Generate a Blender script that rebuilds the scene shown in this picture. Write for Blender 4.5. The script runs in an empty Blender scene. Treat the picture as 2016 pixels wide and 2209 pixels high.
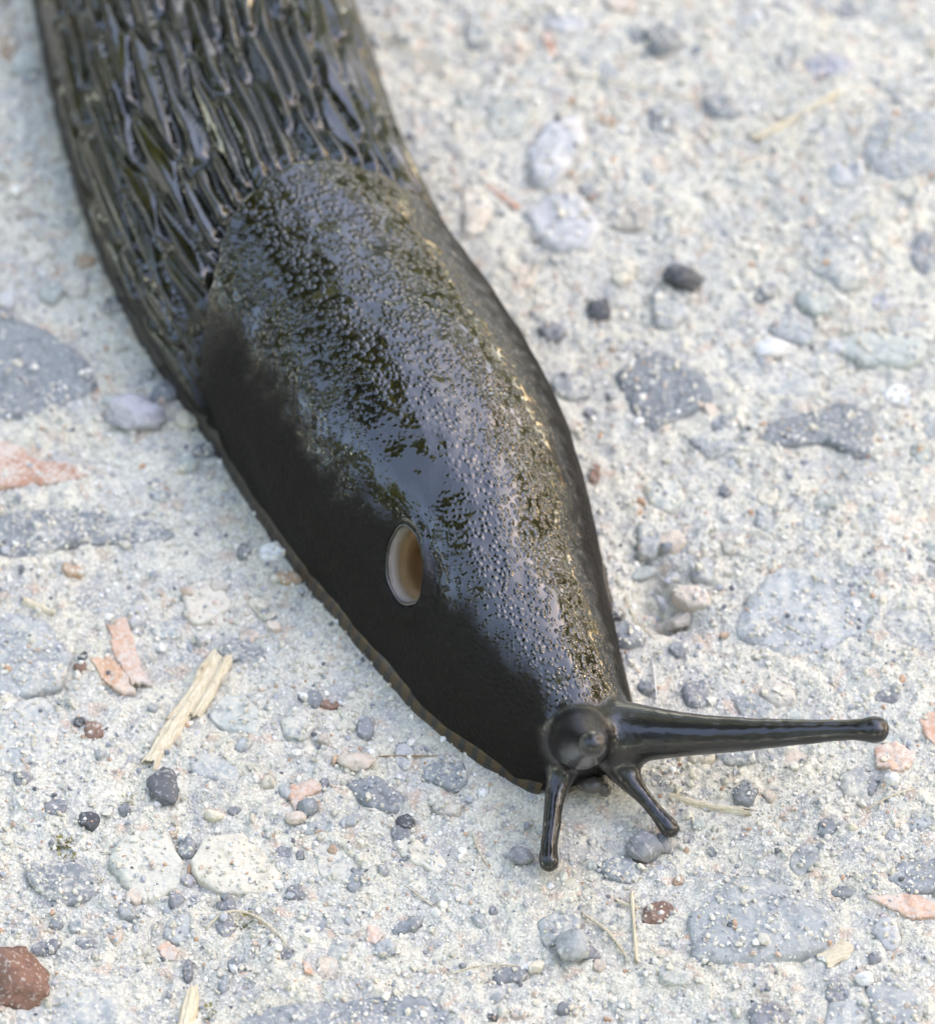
import bpy, bmesh, math, random
import numpy as np
from mathutils import Vector, Matrix

# ------------------------------------------------------------------ camera, sky, sun, exposure
MM = 0.001                                    # everything below is laid out in millimetres
sc = bpy.context.scene
col = sc.collection
W, H = 1840., 2016.2                          # the photograph's working pixel frame
DIST, FRAME = 330., 50.                       # macro shot: 33 cm away, 5 cm wide at the ground
FPX = W * DIST / FRAME
EL = math.radians(52)
CAM = np.array([0, -DIST * math.cos(EL), DIST * math.sin(EL)])
FWD = np.array([0, math.cos(EL), -math.sin(EL)]); UPV = np.array([0, math.sin(EL), math.cos(EL)]); RGT = np.array([1., 0, 0])

def P(x, y, z=0.):
    """photo pixel + height above ground (mm) -> point in mm"""
    d = FWD * FPX + RGT * (x - W / 2) + UPV * (H / 2 - y)
    return CAM + d * ((z - CAM[2]) / d[2])

cd = bpy.data.cameras.new('camera'); cam = bpy.data.objects.new('camera', cd); col.objects.link(cam)
cd.sensor_fit = 'HORIZONTAL'; cd.sensor_width = 22.3; cd.lens = 22.3 * DIST / FRAME
cd.clip_start = 0.01; cd.clip_end = 500
cam.location = Vector(CAM) * MM; cam.rotation_euler = (math.pi / 2 - EL, 0, 0)
cd.dof.use_dof = True
cd.dof.focus_distance = float((P(980, 1180, 8.6) - CAM) @ FWD) * MM
cd.dof.aperture_fstop = cd.lens / 4.6
sc.camera = cam

SUN_EL, SUN_AZ = math.radians(38), math.radians(72)      # azimuth from +Y towards +X
wd = bpy.data.worlds.new('World'); sc.world = wd; wd.use_nodes = True
nt = wd.node_tree; bg = nt.nodes['Background']; sky = nt.nodes.new('ShaderNodeTexSky')
sky.sky_type = 'NISHITA'; sky.sun_disc = False; sky.sun_elevation = SUN_EL; sky.sun_rotation = SUN_AZ
sky.dust_density = 1.5; sky.ozone_density = 7.0; sky.air_density = 1.0
nt.links.new(sky.outputs[0], bg.inputs[0]); bg.inputs[1].default_value = 0.15
sl = bpy.data.lights.new('sun', 'SUN'); sl.energy = .5; sl.angle = math.radians(14); sl.color = (1, .90, .76)
so = bpy.data.objects.new('sun', sl); col.objects.link(so)
sd = Vector((math.sin(SUN_AZ) * math.cos(SUN_EL), math.cos(SUN_AZ) * math.cos(SUN_EL), math.sin(SUN_EL)))
so.rotation_euler = sd.to_track_quat('Z', 'Y').to_euler(); so.location = (0.5, 0.5, 2)
sc.view_settings.view_transform = 'Standard'; sc.view_settings.look = 'None'
sc.view_settings.exposure = 3.5; sc.view_settings.use_white_balance = True; sc.view_settings.white_balance_temperature = 11500; sc.view_settings.white_balance_tint = 19; sc.view_settings.gamma = 1
sc.cycles.max_bounces = 4; sc.cycles.diffuse_bounces = 2; sc.cycles.glossy_bounces = 2

# ------------------------------------------------------------------ helpers
rng = np.random.default_rng(7); random.seed(7)

def _hash(ix, iy, iz, seed):
    h = (ix.astype(np.int64) * 374761393 + iy.astype(np.int64) * 668265263 + iz.astype(np.int64) * 2147483647 + seed * 974634321) & 0xffffffff
    h = ((h ^ (h >> 13)) * 1274126177) & 0xffffffff
    h = ((h ^ (h >> 16)) * 2246822519) & 0xffffffff
    return ((h ^ (h >> 15)) & 0xffffff) / float(0xffffff)

def noise2(x, y, seed=0):
    x = np.asarray(x, float); y = np.asarray(y, float)
    ix = np.floor(x); iy = np.floor(y); fx = x - ix; fy = y - iy
    ux = fx * fx * fx * (fx * (fx * 6 - 15) + 10); uy = fy * fy * fy * (fy * (fy * 6 - 15) + 10)
    z = np.zeros_like(ix); r = 0
    def g(dx, dy):
        a = _hash(ix + dx, iy + dy, z, seed) * 2 * np.pi
        return np.cos(a) * (fx - dx) + np.sin(a) * (fy - dy)
    a = g(0, 0) + ux * (g(1, 0) - g(0, 0)); b = g(0, 1) + ux * (g(1, 1) - g(0, 1))
    return (a + uy * (b - a)) * 1.4

def fbm(x, y, octs, seed):
    return sum(a * noise2(x / s, y / s, seed + i) for i, (s, a) in enumerate(octs))

def sst(a, b, x):
    t = np.clip((x - a) / (b - a), 0, 1); return t * t * (3 - 2 * t)

def make_mesh(name, V, F, smooth=True, attrs=None):
    me = bpy.data.meshes.new(name)
    V = np.asarray(V, np.float32) * MM
    if isinstance(F, np.ndarray):
        n, k = F.shape
        me.vertices.add(len(V)); me.vertices.foreach_set('co', V.ravel())
        me.loops.add(n * k); me.loops.foreach_set('vertex_index', F.astype(np.int32).ravel())
        me.polygons.add(n); me.polygons.foreach_set('loop_start', np.arange(0, n * k, k, dtype=np.int32))
        me.update(calc_edges=True)
    else:
        me.from_pydata([tuple(v) for v in V], [], F); me.update()
    me.polygons.foreach_set('use_smooth', np.full(len(me.polygons), smooth))
    for k_, a in (attrs or {}).items():
        a = np.asarray(a, np.float32)
        if a.ndim == 1:
            at = me.attributes.new(k_, 'FLOAT', 'POINT'); at.data.foreach_set('value', a)
        else:
            at = me.attributes.new(k_, 'FLOAT_VECTOR', 'POINT'); at.data.foreach_set('vector', a.ravel())
    return me

def add(name, me, mat, parent=None, **props):
    o = bpy.data.objects.new(name, me); col.objects.link(o)
    if mat: me.materials.append(mat)
    if parent: o.parent = parent
    for k, v in props.items(): o[k] = v
    return o

def recentre(o):
    """put the object's origin at the middle of its base"""
    me = o.data; n = len(me.vertices); a = np.empty(n * 3, np.float32); me.vertices.foreach_get('co', a); a = a.reshape(-1, 3)
    c = np.array([a[:, 0].mean(), a[:, 1].mean(), a[:, 2].min()]); me.vertices.foreach_set('co', (a - c).ravel()); me.update()
    o.location = Vector(c.tolist()); return o

class NT:
    """small node builder"""
    def __init__(s, name):
        s.m = bpy.data.materials.new(name); s.m.use_nodes = True; s.t = s.m.node_tree
        s.b = s.t.nodes['Principled BSDF']
    def n(s, typ, ins=None, **kw):
        nd = s.t.nodes.new('ShaderNode' + typ)
        for k, v in kw.items(): setattr(nd, k, v)
        for k, v in (ins or {}).items():
            if isinstance(v, bpy.types.NodeSocket): s.t.links.new(v, nd.inputs[k])
            else: nd.inputs[k].default_value = v
        return nd
    def set(s, k, v):
        if isinstance(v, bpy.types.NodeSocket): s.t.links.new(v, s.b.inputs[k])
        else: s.b.inputs[k].default_value = v
    def noise(s, vec, scale, detail=3, rough=.55, dist=0.):
        return s.n('TexNoise', {'Vector': vec, 'Scale': scale, 'Detail': detail, 'Roughness': rough, 'Distortion': dist}).outputs['Fac']
    def ramp(s, fac, stops):
        r = s.n('ValToRGB', {'Fac': fac}); cr = r.color_ramp
        while len(cr.elements) < len(stops): cr.elements.new(.5)
        for e, (p, c) in zip(cr.elements, stops):
            e.position = p; e.color = (c, c, c, 1) if not hasattr(c, '__len__') else (*c, 1)
        return r.outputs['Color']
    def mix(s, f, a, b, mode='MIX'):
        nd = s.n('Mix', data_type='RGBA', blend_type=mode)
        for k, v in ((0, f), (6, a), (7, b)):
            if isinstance(v, bpy.types.NodeSocket): s.t.links.new(v, nd.inputs[k])
            else: nd.inputs[k].default_value = v if k == 0 else ((*v, 1) if len(v) == 3 else v)
        return nd.outputs[2]
    def math(s, op, a, b=0., c=0., clamp=False):
        return s.n('Math', {0: a, 1: b, 2: c}, operation=op, use_clamp=clamp).outputs[0]
    def attr(s, name):
        return s.n('Attribute', attribute_name=name)
    def bump(s, h, dist, strength=1., normal=None):
        ins = {'Height': h, 'Distance': dist, 'Strength': strength}
        if normal is not None: ins['Normal'] = normal
        return s.n('Bump', ins).outputs[0]

# ------------------------------------------------------------------ slug spine (mm on the ground) : x, y, half width
SPINE = [[-18.9, 53.29, 7.66], [-18.27, 49.45, 7.91], [-17.62, 45.61, 8.13], [-16.92, 41.78, 8.31], [-16.16, 37.96, 8.5],
         [-15.32, 34.16, 8.67], [-14.46, 30.36, 8.75], [-13.6, 26.56, 8.76], [-12.58, 22.81, 8.73], [-11.37, 19.11, 8.63],
         [-9.97, 15.48, 8.58], [-8.18, 12.02, 8.43], [-6.3, 8.62, 8.35], [-4.5, 5.16, 8.33], [-2.73, 1.7, 8.24],
         [-1.07, -1.83, 7.8], [0.36, -5.44, 7.04], [1.73, -9.09, 6.1], [3.51, -12.54, 5.11], [5.2, -15.3, 3.9], [6.2, -17.1, 3.0], [6.75, -18.45, 2.3]]
TAIL = [[-23.6, 97.0, .6], [-23.4, 95.0, 2.2], [-22.9, 91.0, 3.7], [-22.2, 84.0, 5.1], [-21.1, 74.0, 6.4], [-20.0, 64.0, 7.2], [-19.4, 58.5, 7.5]]
_k = np.array(TAIL + SPINE)
_d = np.r_[0, np.cumsum(np.hypot(np.diff(_k[:, 0]), np.diff(_k[:, 1])))]
S0 = _d[len(TAIL)]                            # s is measured so that s = 0 sits at the first traced station
_s = np.linspace(0, _d[-1], 900)
def _sm(v, n=24):
    v = np.interp(_s, _d, v)
    for _ in range(n):
        v[1:-1] = (v[:-2] + 2 * v[1:-1] + v[2:]) / 4
        
    return v
SPX, SPY, SPW = _sm(_k[:, 0], 300), _sm(_k[:, 1], 300), _sm(_k[:, 2], 120)
SS = _s - S0
_tx, _ty = np.gradient(SPX), np.gradient(SPY); _l = np.hypot(_tx, _ty); TX, TY = _tx / _l, _ty / _l
NX, NY = -TY, TX                              # points to the animal's left (image right)
S_END = SS[-1]
SPH = 1.24 * SPW
SPH = np.where(SS > 55, np.interp(SS, [55, 60, 64, 68, 71, 73.5, 75.5, S_END], [1.24 * np.interp(55, SS, SPW), 9.5, 8.6, 7.6, 6.8, 6.0, 5.2, 3.6]), SPH)
for _ in range(150): SPH[1:-1] = (SPH[:-2] + 2 * SPH[1:-1] + SPH[2:]) / 4
NEXP = 2.3

def body_coords(x, y):
    """ground position -> s along the spine, u across it"""
    s = np.interp(-y, -SPY, SS)
    for _ in range(5):
        sx, sy = np.interp(s, SS, SPX), np.interp(s, SS, SPY); tx, ty = np.interp(s, SS, TX), np.interp(s, SS, TY)
        s = np.clip(s + .8 * ((x - sx) * tx + (y - sy) * ty), SS[0], S_END)
    sx, sy = np.interp(s, SS, SPX), np.interp(s, SS, SPY)
    return s, (x - sx) * np.interp(s, SS, NX) + (y - sy) * np.interp(s, SS, NY), np.hypot(x - sx, y - sy)

# ------------------------------------------------------------------ ground heights and the stones pressed into it
GX = np.arange(-38, 38.01, .16); GY = np.arange(-47, 66.01, .16)
def ground_noise(x, y):
    z = fbm(x, y, [(15, .55), (6, .32), (2.6, .24)], 11) + (.45 + .75 * sst(-.35, .35, noise2(x / 7, y / 7, 19))) * fbm(x, y, [(1.2, .17), (.6, .115), (.36, .06)], 14)
    cr = np.abs(noise2(x / 1.9 + 5, y / 1.9, 31)); z = z - .16 * sst(.12, 0, cr)             # little cracks and pits
    cl = noise2(x / .85, y / .85, 41); z = z + .3 * np.clip(cl - .1, 0, 1)                  # crumbs
    return z
gx2, gy2 = np.meshgrid(GX, GY)
GZ = ground_noise(gx2, gy2)
ss_, uu_, rr_ = body_coords(gx2, gy2)
inside = rr_ / np.maximum(np.interp(ss_, SS, SPW), .5)
under = sst(1.35, .95, inside)
GZ = GZ * (1 - under) + (-.05) * under
# hollow with broken clods, to the right of the slug
hx, hy = P(1288, 1150)[:2]
hol = np.exp(-(((gx2 - hx) / 1.5) ** 2 + ((gy2 - hy) / 2.0) ** 2))
hx2, hy2 = P(1320, 1205)[:2]
hol2 = np.exp(-(((gx2 - hx2) / 1.0) ** 2 + ((gy2 - hy2) / .9) ** 2))
GZ = GZ - (2.6 * hol + 2.0 * hol2) * (.75 + .5 * noise2(gx2 / .8, gy2 / .8, 51))

COL = dict(s=(.13, .133, .14), k=(.24, .125, .09), b=(.255, .275, .28), c=(.37, .39, .38), d=(.10, .103, .107), n=(.24, .248, .255), l=(.50, .50, .49), g=(.42, .45, .41), p=(.60, .50, .41),
           o=(.50, .33, .22), r=(.27, .16, .12), y=(.66, .59, .46), w=(.78, .77, .74), v=(.44, .43, .45), t=(.52, .47, .40))
# crops the outlines were read from: number -> corner in the working frame; crop units are half pixels
OFF = {1: (0, 0), 2: (920, 0), 3: (0, 672), 4: (920, 672), 5: (0, 1344), 6: (920, 1344)}
def q(reg, x, y): return OFF[reg][0] + x / 2, OFF[reg][1] + y / 2
POLY = [
 (2, [(300,500),(440,450),(480,560),(400,690),(330,760),(250,740),(230,620)], 'l', 1.3, .35),
 (2, [(215,850),(340,760),(450,780),(540,900),(480,990),(350,1000),(270,960)], 'l', 1.2, .3),
 (2, [(1540,600),(1600,470),(1750,440),(1890,450),(1890,700),(1650,740),(1580,700)], 'c', 1.0, .35),
 (2, [(1300,920),(1370,890),(1560,990),(1590,1130),(1480,1160),(1350,1080)], 'c', .7, .55),
 (2, [(550,850),(640,770),(740,830),(700,900),(560,905)], 't', .7, .4),
 (2, [(-30,730),(60,740),(105,830),(60,930),(-20,960)], 'p', .7, .6),
 (2, [(1320,250),(1420,215),(1540,260),(1500,310),(1350,320)], 'v', .7, .35),
 (2, [(60,420),(180,370),(280,430),(210,540),(90,560)], 'g', .6, .6),
 (2, [(720,1160),(830,1140),(870,1230),(800,1300),(730,1280)], 'c', .6, .5),
 (2, [(680,130),(760,95),(840,130),(830,190),(740,215)], 'b', .9, .3),
 (2, [(920,400),(1000,380),(1080,440),(1050,480),(960,470)], 'b', .8, .35),
 (4, [(570,120),(750,30),(900,110),(990,220),(920,270),(730,355),(650,290)], 'b', .75, .22),
 (4, [(1000,110),(1080,80),(1300,100),(1410,170),(1300,230),(1080,200)], 'c', .45, .6),
 (4, [(1440,20),(1550,-40),(1800,-10),(1820,60),(1740,110),(1560,105)], 'g', .7, .45),
 (4, [(1130,390),(1200,310),(1380,270),(1470,230),(1600,270),(1610,450),(1560,490),(1420,400),(1280,420),(1180,420)], 'b', .6, .35),
 (4, [(1200,900),(1350,880),(1480,950),(1600,1050),(1590,1150),(1400,1250),(1200,1240),(1050,1150),(1080,1050)], 'c', .5, .5),
 (4, [(1620,1060),(1800,1060),(1840,1180),(1760,1230),(1640,1150)], 'c', .4, .6),
 (4, [(860,380),(1070,330),(1080,420),(950,460)], 'c', .4, .5),
 (4, [(560,1110),(620,1095),(710,1160),(690,1200),(600,1210)], 'b', .6, .4),
 (4, [(660,730),(720,700),(770,770),(740,850),(670,840)], 'c', .6, .5),
 (4, [(690,560),(820,530),(860,610),(800,670),(710,640)], 'g', .4, .6),
 (3, [(-60,-110),(60,-90),(180,-40),(330,60),(390,170),(300,260),(120,310),(-60,310)], 'b', .9, .3),
 (3, [(-60,690),(200,650),(480,680),(690,720),(700,780),(520,790),(330,800),(150,850),(-60,860)], 'b', .45, .5),
 (3, [(-60,1050),(180,1090),(290,1240),(240,1360),(120,1400),(-60,1390)], 'c', .6, .45),
 (5, [(870,60),(960,50),(1070,150),(1000,220),(900,200),(820,140)], 'g', .4, .4),
 (5, [(740,300),(830,270),(950,350),(940,400),(840,390),(760,360)], 'c', .45, .5),
 (5, [(1350,390),(1480,360),(1610,460),(1560,520),(1430,480)], 'b', .5, .35),
 (5, [(1640,370),(1700,310),(1830,320),(1850,400),(1790,430)], 'b', .7, .3),
 (5, [(420,700),(470,610),(640,560),(720,700),(700,800),(580,870),(470,780)], 'g', .6, .6),
 (5, [(750,700),(800,610),(950,590),(1110,740),(1080,830),(860,830),(760,760)], 'y', .55, .5),
 (5, [(90,750),(130,690),(300,700),(400,760),(370,850),(270,870),(180,840)], 'b', .6, .45),
 (5, [(900,1340),(1050,1280),(1500,1240),(1700,1230),(1790,1300),(1770,1420),(1300,1480),(900,1430)], 'b', .6, .35),
 (5, [(130,1180),(330,1160),(470,1230),(560,1345),(400,1440),(60,1440),(40,1290)], 'c', .5, .55),
 (5, [(1210,620),(1330,640),(1410,720),(1380,800),(1260,760)], 'c', .35, .7),
 (5, [(1260,920),(1330,890),(1430,960),(1380,1000),(1270,970)], 'c', .35, .5),
 (5, [(1100,150),(1200,100),(1260,160),(1200,230),(1120,210)], 'c', .35, .6),
 (5, [(-40,100),(180,50),(240,130),(210,290),(60,330),(-40,320)], 'c', .5, .55),
 (6, [(870,910),(940,820),(1050,760),(1180,770),(1400,880),(1490,970),(1440,1040),(1350,1080),(1200,1110),(1000,1110),(890,1090),(870,1000)], 'c', .8, .4),
 (6, [(270,940),(380,890),(450,930),(440,990),(300,1050)], 'c', .6, .5),
 (6, [(510,720),(560,690),(650,690),(700,740),(640,790),(550,770)], 'b', .45, .45),
 (6, [(1560,1200),(1680,1150),(1800,1250),(1780,1380),(1600,1380)], 'c', .6, .45),
 (6, [(1640,790),(1700,710),(1880,690),(1880,820),(1740,840)], 'b', .6, .45),
 (6, [(1450,380),(1540,330),(1610,390),(1570,470),(1480,460)], 'c', .5, .55),
 (6, [(1040,430),(1090,380),(1150,430),(1120,490),(1050,480)], 'b', .45, .4),
 (6, [(1040,60),(1120,40),(1230,110),(1180,150),(1080,130)], 'c', .4, .6),
 (6, [(1100,1290),(1200,1260),(1280,1320),(1200,1390),(1110,1370)], 'n', .7, .25),
 (6, [(740,1120),(900,1130),(880,1190),(760,1180)], 'c', .35, .6),
 (6, [(1420,1270),(1520,1250),(1570,1330),(1480,1400),(1400,1360)], 'c', .5, .5),
 (1, [(-40,1200),(60,1250),(110,1330),(60,1400),(-40,1380)], 'b', .8, .35),
]
ELL = [  # crop, centre, half sizes, turn, colour, height, dust
 (2,1500,700,72,62,0,'l',1.2,.3),(2,1380,1190,75,55,10,'g',.8,.4),(2,1290,1290,90,58,25,'c',.7,.4),(2,760,470,52,65,20,'b',.7,.4),
 (2,940,510,40,50,0,'p',.6,.3),(2,190,200,60,58,0,'p',.6,.4),(2,420,690,26,30,0,'o',.5,.2),(2,1800,1000,60,80,0,'n',.6,.3),
 (2,1170,1160,38,32,30,'b',.6,.2),(2,330,1300,52,35,10,'n',.6,.2),(2,600,20,60,22,5,'p',.5,.3),(2,410,400,16,18,0,'o',.4,.1),(2,1390,100,60,32,-20,'y',.5,.4),
 (2,560,290,55,45,0,'c',.5,.5),(2,1250,240,40,45,0,'c',.5,.5),(2,1000,780,70,40,20,'t',.5,.5),(2,610,1070,45,65,20,'y',.6,.5),(2,230,1080,40,60,30,'p',.5,.4),
 (2,1700,340,70,50,0,'c',.6,.5),(2,1720,40,40,40,0,'p',.5,.4),(2,1490,40,45,45,0,'n',.6,.3),(2,400,90,90,60,15,'l',.7,.5),(2,30,130,50,60,0,'c',.6,.4),(2,1680,840,70,60,0,'t',.7,.6),
 (2,1200,700,35,35,0,'c',.4,.4),(2,880,620,30,30,0,'p',.4,.3),(2,760,640,40,35,0,'p',.4,.4),(2,480,760,45,35,30,'n',.7,.3),(2,1640,1190,60,30,0,'v',.4,.4),
 (4,800,790,50,38,10,'p',.5,.2),(4,890,1000,72,35,30,'p',.5,.35),(4,960,270,32,24,0,'p',.4,.2),(4,500,525,26,36,20,'r',.6,.1),
 (4,400,180,80,48,30,'c',.5,.5),(4,1410,640,50,38,0,'g',.4,.4),(4,480,280,26,20,0,'n',.5,.2),(4,1650,600,60,55,0,'l',.35,.7),(4,1690,210,60,40,20,'w',.5,.4),
 (4,1780,450,45,35,0,'g',.5,.4),(4,1360,720,40,40,0,'c',.4,.5),(4,1010,590,26,24,0,'n',.4,.2),(4,1170,690,36,50,0,'c',.4,.5),(4,1000,330,32,36,20,'b',.4,.3),(4,830,1210,32,26,0,'b',.4,.3),
 (4,1160,325,14,12,0,'o',.3,0),(4,1010,1150,16,12,0,'o',.3,0),(4,1190,620,40,36,0,'y',.4,.6),(4,1040,800,44,36,10,'t',.5,.4),(4,930,900,42,46,0,'c',.5,.4),(4,1830,320,44,50,0,'c',.6,.4),
 (3,740,490,42,34,20,'g',.9,.3),(3,540,1080,38,40,0,'l',.7,.4),(3,280,900,40,24,20,'o',.4,.2),(3,800,1020,85,90,0,'p',.3,.75),
 (3,980,1160,42,28,0,'p',.4,.4),(3,1080,830,50,40,30,'w',.7,.4),(3,1130,925,60,24,0,'o',.3,.3),(3,650,1130,55,40,0,'c',.3,.6),(3,960,1220,80,45,10,'b',.3,.55),
 (3,120,1110,32,24,0,'n',.5,.2),(3,640,200,50,40,40,'n',.5,.3),(3,800,430,40,32,0,'n',.6,.35),(3,620,600,40,30,0,'c',.4,.5),(3,700,640,30,22,0,'p',.4,.3),
 (3,330,1240,18,18,0,'d',.4,.1),(3,320,1280,26,18,0,'r',.4,.1),(3,430,230,26,22,0,'g',.5,.3),(3,230,110,60,40,0,'c',.5,.6),(3,860,960,36,26,0,'t',.4,.4),(3,960,830,28,36,0,'n',.5,.4),
 (5,1440,170,36,34,0,'n',.5,.2),(5,370,190,42,38,0,'r',.3,.4),(5,350,540,46,28,15,'d',.6,.15),(5,490,500,26,20,0,'b',.5,.1),(5,225,490,42,32,0,'n',.5,.3),
 (5,90,380,36,26,0,'n',.5,.25),(5,310,155,22,20,0,'d',.4,.1),(5,740,640,36,34,0,'n',.4,.35),(5,690,855,28,24,0,'n',.6,.15),(5,1115,670,28,22,0,'n',.4,.25),
 (5,1310,665,22,18,0,'o',.4,.3),(5,1150,830,26,26,0,'n',.4,.35),(5,500,900,34,28,30,'c',.6,.2),(5,220,945,30,20,0,'b',.5,.1),(5,300,960,30,24,0,'c',.4,.3),
 (5,880,1190,20,30,10,'b',.6,.1),(5,1520,1050,36,34,0,'c',.6,.3),(5,1600,550,34,30,0,'d',.5,.3),(5,1580,595,46,26,15,'n',.5,.3),
 (5,1510,745,20,22,0,'n',.4,.3),(5,1400,780,28,46,10,'b',.4,.35),(5,460,990,24,32,0,'p',.5,.3),(5,1290,1130,48,46,0,'p',.35,.5),
 (5,740,1140,20,40,0,'n',.5,.3),(5,890,870,42,26,20,'n',.4,.3),(5,920,510,26,16,0,'n',.4,.2),(5,1275,400,18,22,0,'n',.4,.2),(5,1180,690,16,16,0,'n',.3,.2),
 (5,1180,840,18,16,0,'n',.3,.2),(5,520,840,34,24,10,'p',.5,.35),(5,740,775,24,22,0,'v',.3,.3),(5,180,1040,48,26,-20,'n',.4,.35),(5,340,1030,34,24,0,'n',.4,.3),
 (5,700,970,50,55,0,'c',.4,.45),(5,890,960,36,46,0,'n',.4,.4),(5,930,1110,36,26,0,'b',.4,.35),(5,1130,1075,26,20,0,'n',.3,.3),(5,1230,60,50,26,20,'b',.4,.3),(5,1660,680,110,40,25,'y',.35,.65),
 (5,1760,490,58,34,5,'t',.6,.45),(5,1340,1060,40,40,0,'c',.3,.6),(5,1250,560,60,40,0,'c',.35,.5),(5,1610,960,60,22,-30,'b',.4,.35),(5,1300,80,36,16,0,'r',.3,.3),(5,600,100,22,18,0,'c',.4,.2),
 (6,830,780,20,15,20,'o',.35,0),(6,1330,700,50,60,20,'c',.45,.4),(6,1415,580,34,36,0,'b',.5,.3),(6,1680,610,30,30,0,'c',.4,.4),
 (6,160,1150,62,30,-10,'n',.5,.3),(6,380,1280,28,20,0,'n',.4,.3),(6,1650,980,46,60,0,'l',.5,.45),(6,740,905,70,34,-40,'r',.35,.35),
 (6,515,1105,22,18,0,'p',.3,.1),(6,900,40,60,46,10,'n',.7,.4),(6,1230,40,66,52,0,'t',.5,.5),(6,1650,60,50,26,0,'n',.5,.35),(6,1100,960,24,16,10,'o',.3,0),
 (6,1600,1090,24,26,0,'n',.5,.2),(6,1190,445,26,22,0,'p',.3,.2),(6,1200,790,30,34,0,'c',.3,.5),(6,1480,830,40,20,0,'b',.4,.3),(6,1590,410,26,40,10,'n',.6,.3),
 (6,480,1060,50,22,30,'n',.4,.3),(6,60,440,20,16,0,'w',.4,.1),(6,1780,560,40,30,0,'c',.4,.4),(6,1450,1220,36,44,0,'n',.45,.4),(6,1060,290,60,30,10,'c',.3,.5),(6,960,670,16,14,0,'b',.4,.1),
 (6,100,900,16,14,0,'n',.3,.1),(6,200,1300,30,18,0,'p',.3,.3),(6,100,1320,20,14,0,'d',.3,.1),(6,1290,300,40,26,10,'p',.25,.5),
 (1,100,260,62,50,20,'g',.8,.3),(1,30,180,36,60,0,'o',.4,.5),(1,80,740,60,30,0,'p',.4,.5),(1,60,830,50,30,0,'t',.4,.5),(1,200,1150,45,40,0,'g',.5,.4),(1,340,1020,40,30,0,'o',.3,.4),(1,110,640,22,16,0,'o',.3,.2),
 (1,300,1120,60,40,30,'t',.5,.5),(1,430,1200,50,36,0,'n',.5,.5),(1,150,980,60,46,0,'t',.4,.6),(1,250,870,50,30,0,'c',.4,.6),
]
STONES = []      # centre x, y, base z, radii over 72 angles, colour, height, dust, seed
ANG = np.linspace(0, 2 * np.pi, 72, endpoint=False)
def poly_radii(pts):
    c = pts.mean(0); v = pts - c; n = len(v); R = np.zeros(72)
    for i, a in enumerate(ANG):
        d = np.array([math.cos(a), math.sin(a)]); best = 0
        for k in range(n):
            p0, p1 = v[k], v[(k + 1) % n]; e_ = p1 - p0; den = d[0] * e_[1] - d[1] * e_[0]
            if abs(den) < 1e-9: continue
            t = (p0[0] * e_[1] - p0[1] * e_[0]) / den; w = (p0[0] * d[1] - p0[1] * d[0]) / den
            if t > 0 and -1e-6 <= w <= 1 + 1e-6: best = max(best, t)
        R[i] = best
    return c, R
def per(R, k):
    for _ in range(k): R = (np.roll(R, 1) + 2 * R + np.roll(R, -1)) / 4
    return R
def add_stone(c, R, colr, h, dust, seed):
    zc = float(ground_noise(np.array([c[0]]), np.array([c[1]]))[0]) * .35
    STONES.append(dict(c=c, R=R, z=zc, bury=.22 if seed < 500 else .38, col=colr, h=h, dust=dust, seed=seed))
for i, (rg, pts, k, h, du) in enumerate(POLY):
    c, R = poly_radii(np.array([P(*q(rg, *p))[:2] for p in pts]))
    R = per(R, 1) * (1 + .05 * np.array([noise2(np.cos(a) * 4 + i * 7, np.sin(a) * 4, 3) for a in ANG]).ravel())
    add_stone(c, R, COL[k], h * (.5 if rg == 5 else .75), du + (.15 if rg == 5 else .05) + (.08 if rg == 5 and k in 'yg' else 0), i)
for i, (rg, x, y, rx, ry, rot, k, h, du) in enumerate(ELL):
    c = P(*q(rg, x, y))[:2]; f = FRAME / W / 2
    rx *= f; ry *= f / math.sin(EL); t = math.radians(rot)
    npl = rng.integers(5, 9); th = np.sort(rng.uniform(0, 2 * np.pi, npl)); dd = rng.uniform(.85, 1.05, npl)   # chipped outline
    pol = np.min([np.where(np.cos(ANG - a) > .05, d / np.maximum(np.cos(ANG - a), .05), 9) for a, d in zip(th, dd)], axis=0).clip(.7, 1.25)
    ca, sa = np.cos(ANG + t), np.sin(ANG + t)
    R = per(pol, 2) / np.sqrt((ca / rx) ** 2 + (sa / ry) ** 2)
    add_stone(c, R, COL[k], h * .75, du + .06, 500 + i)
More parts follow.
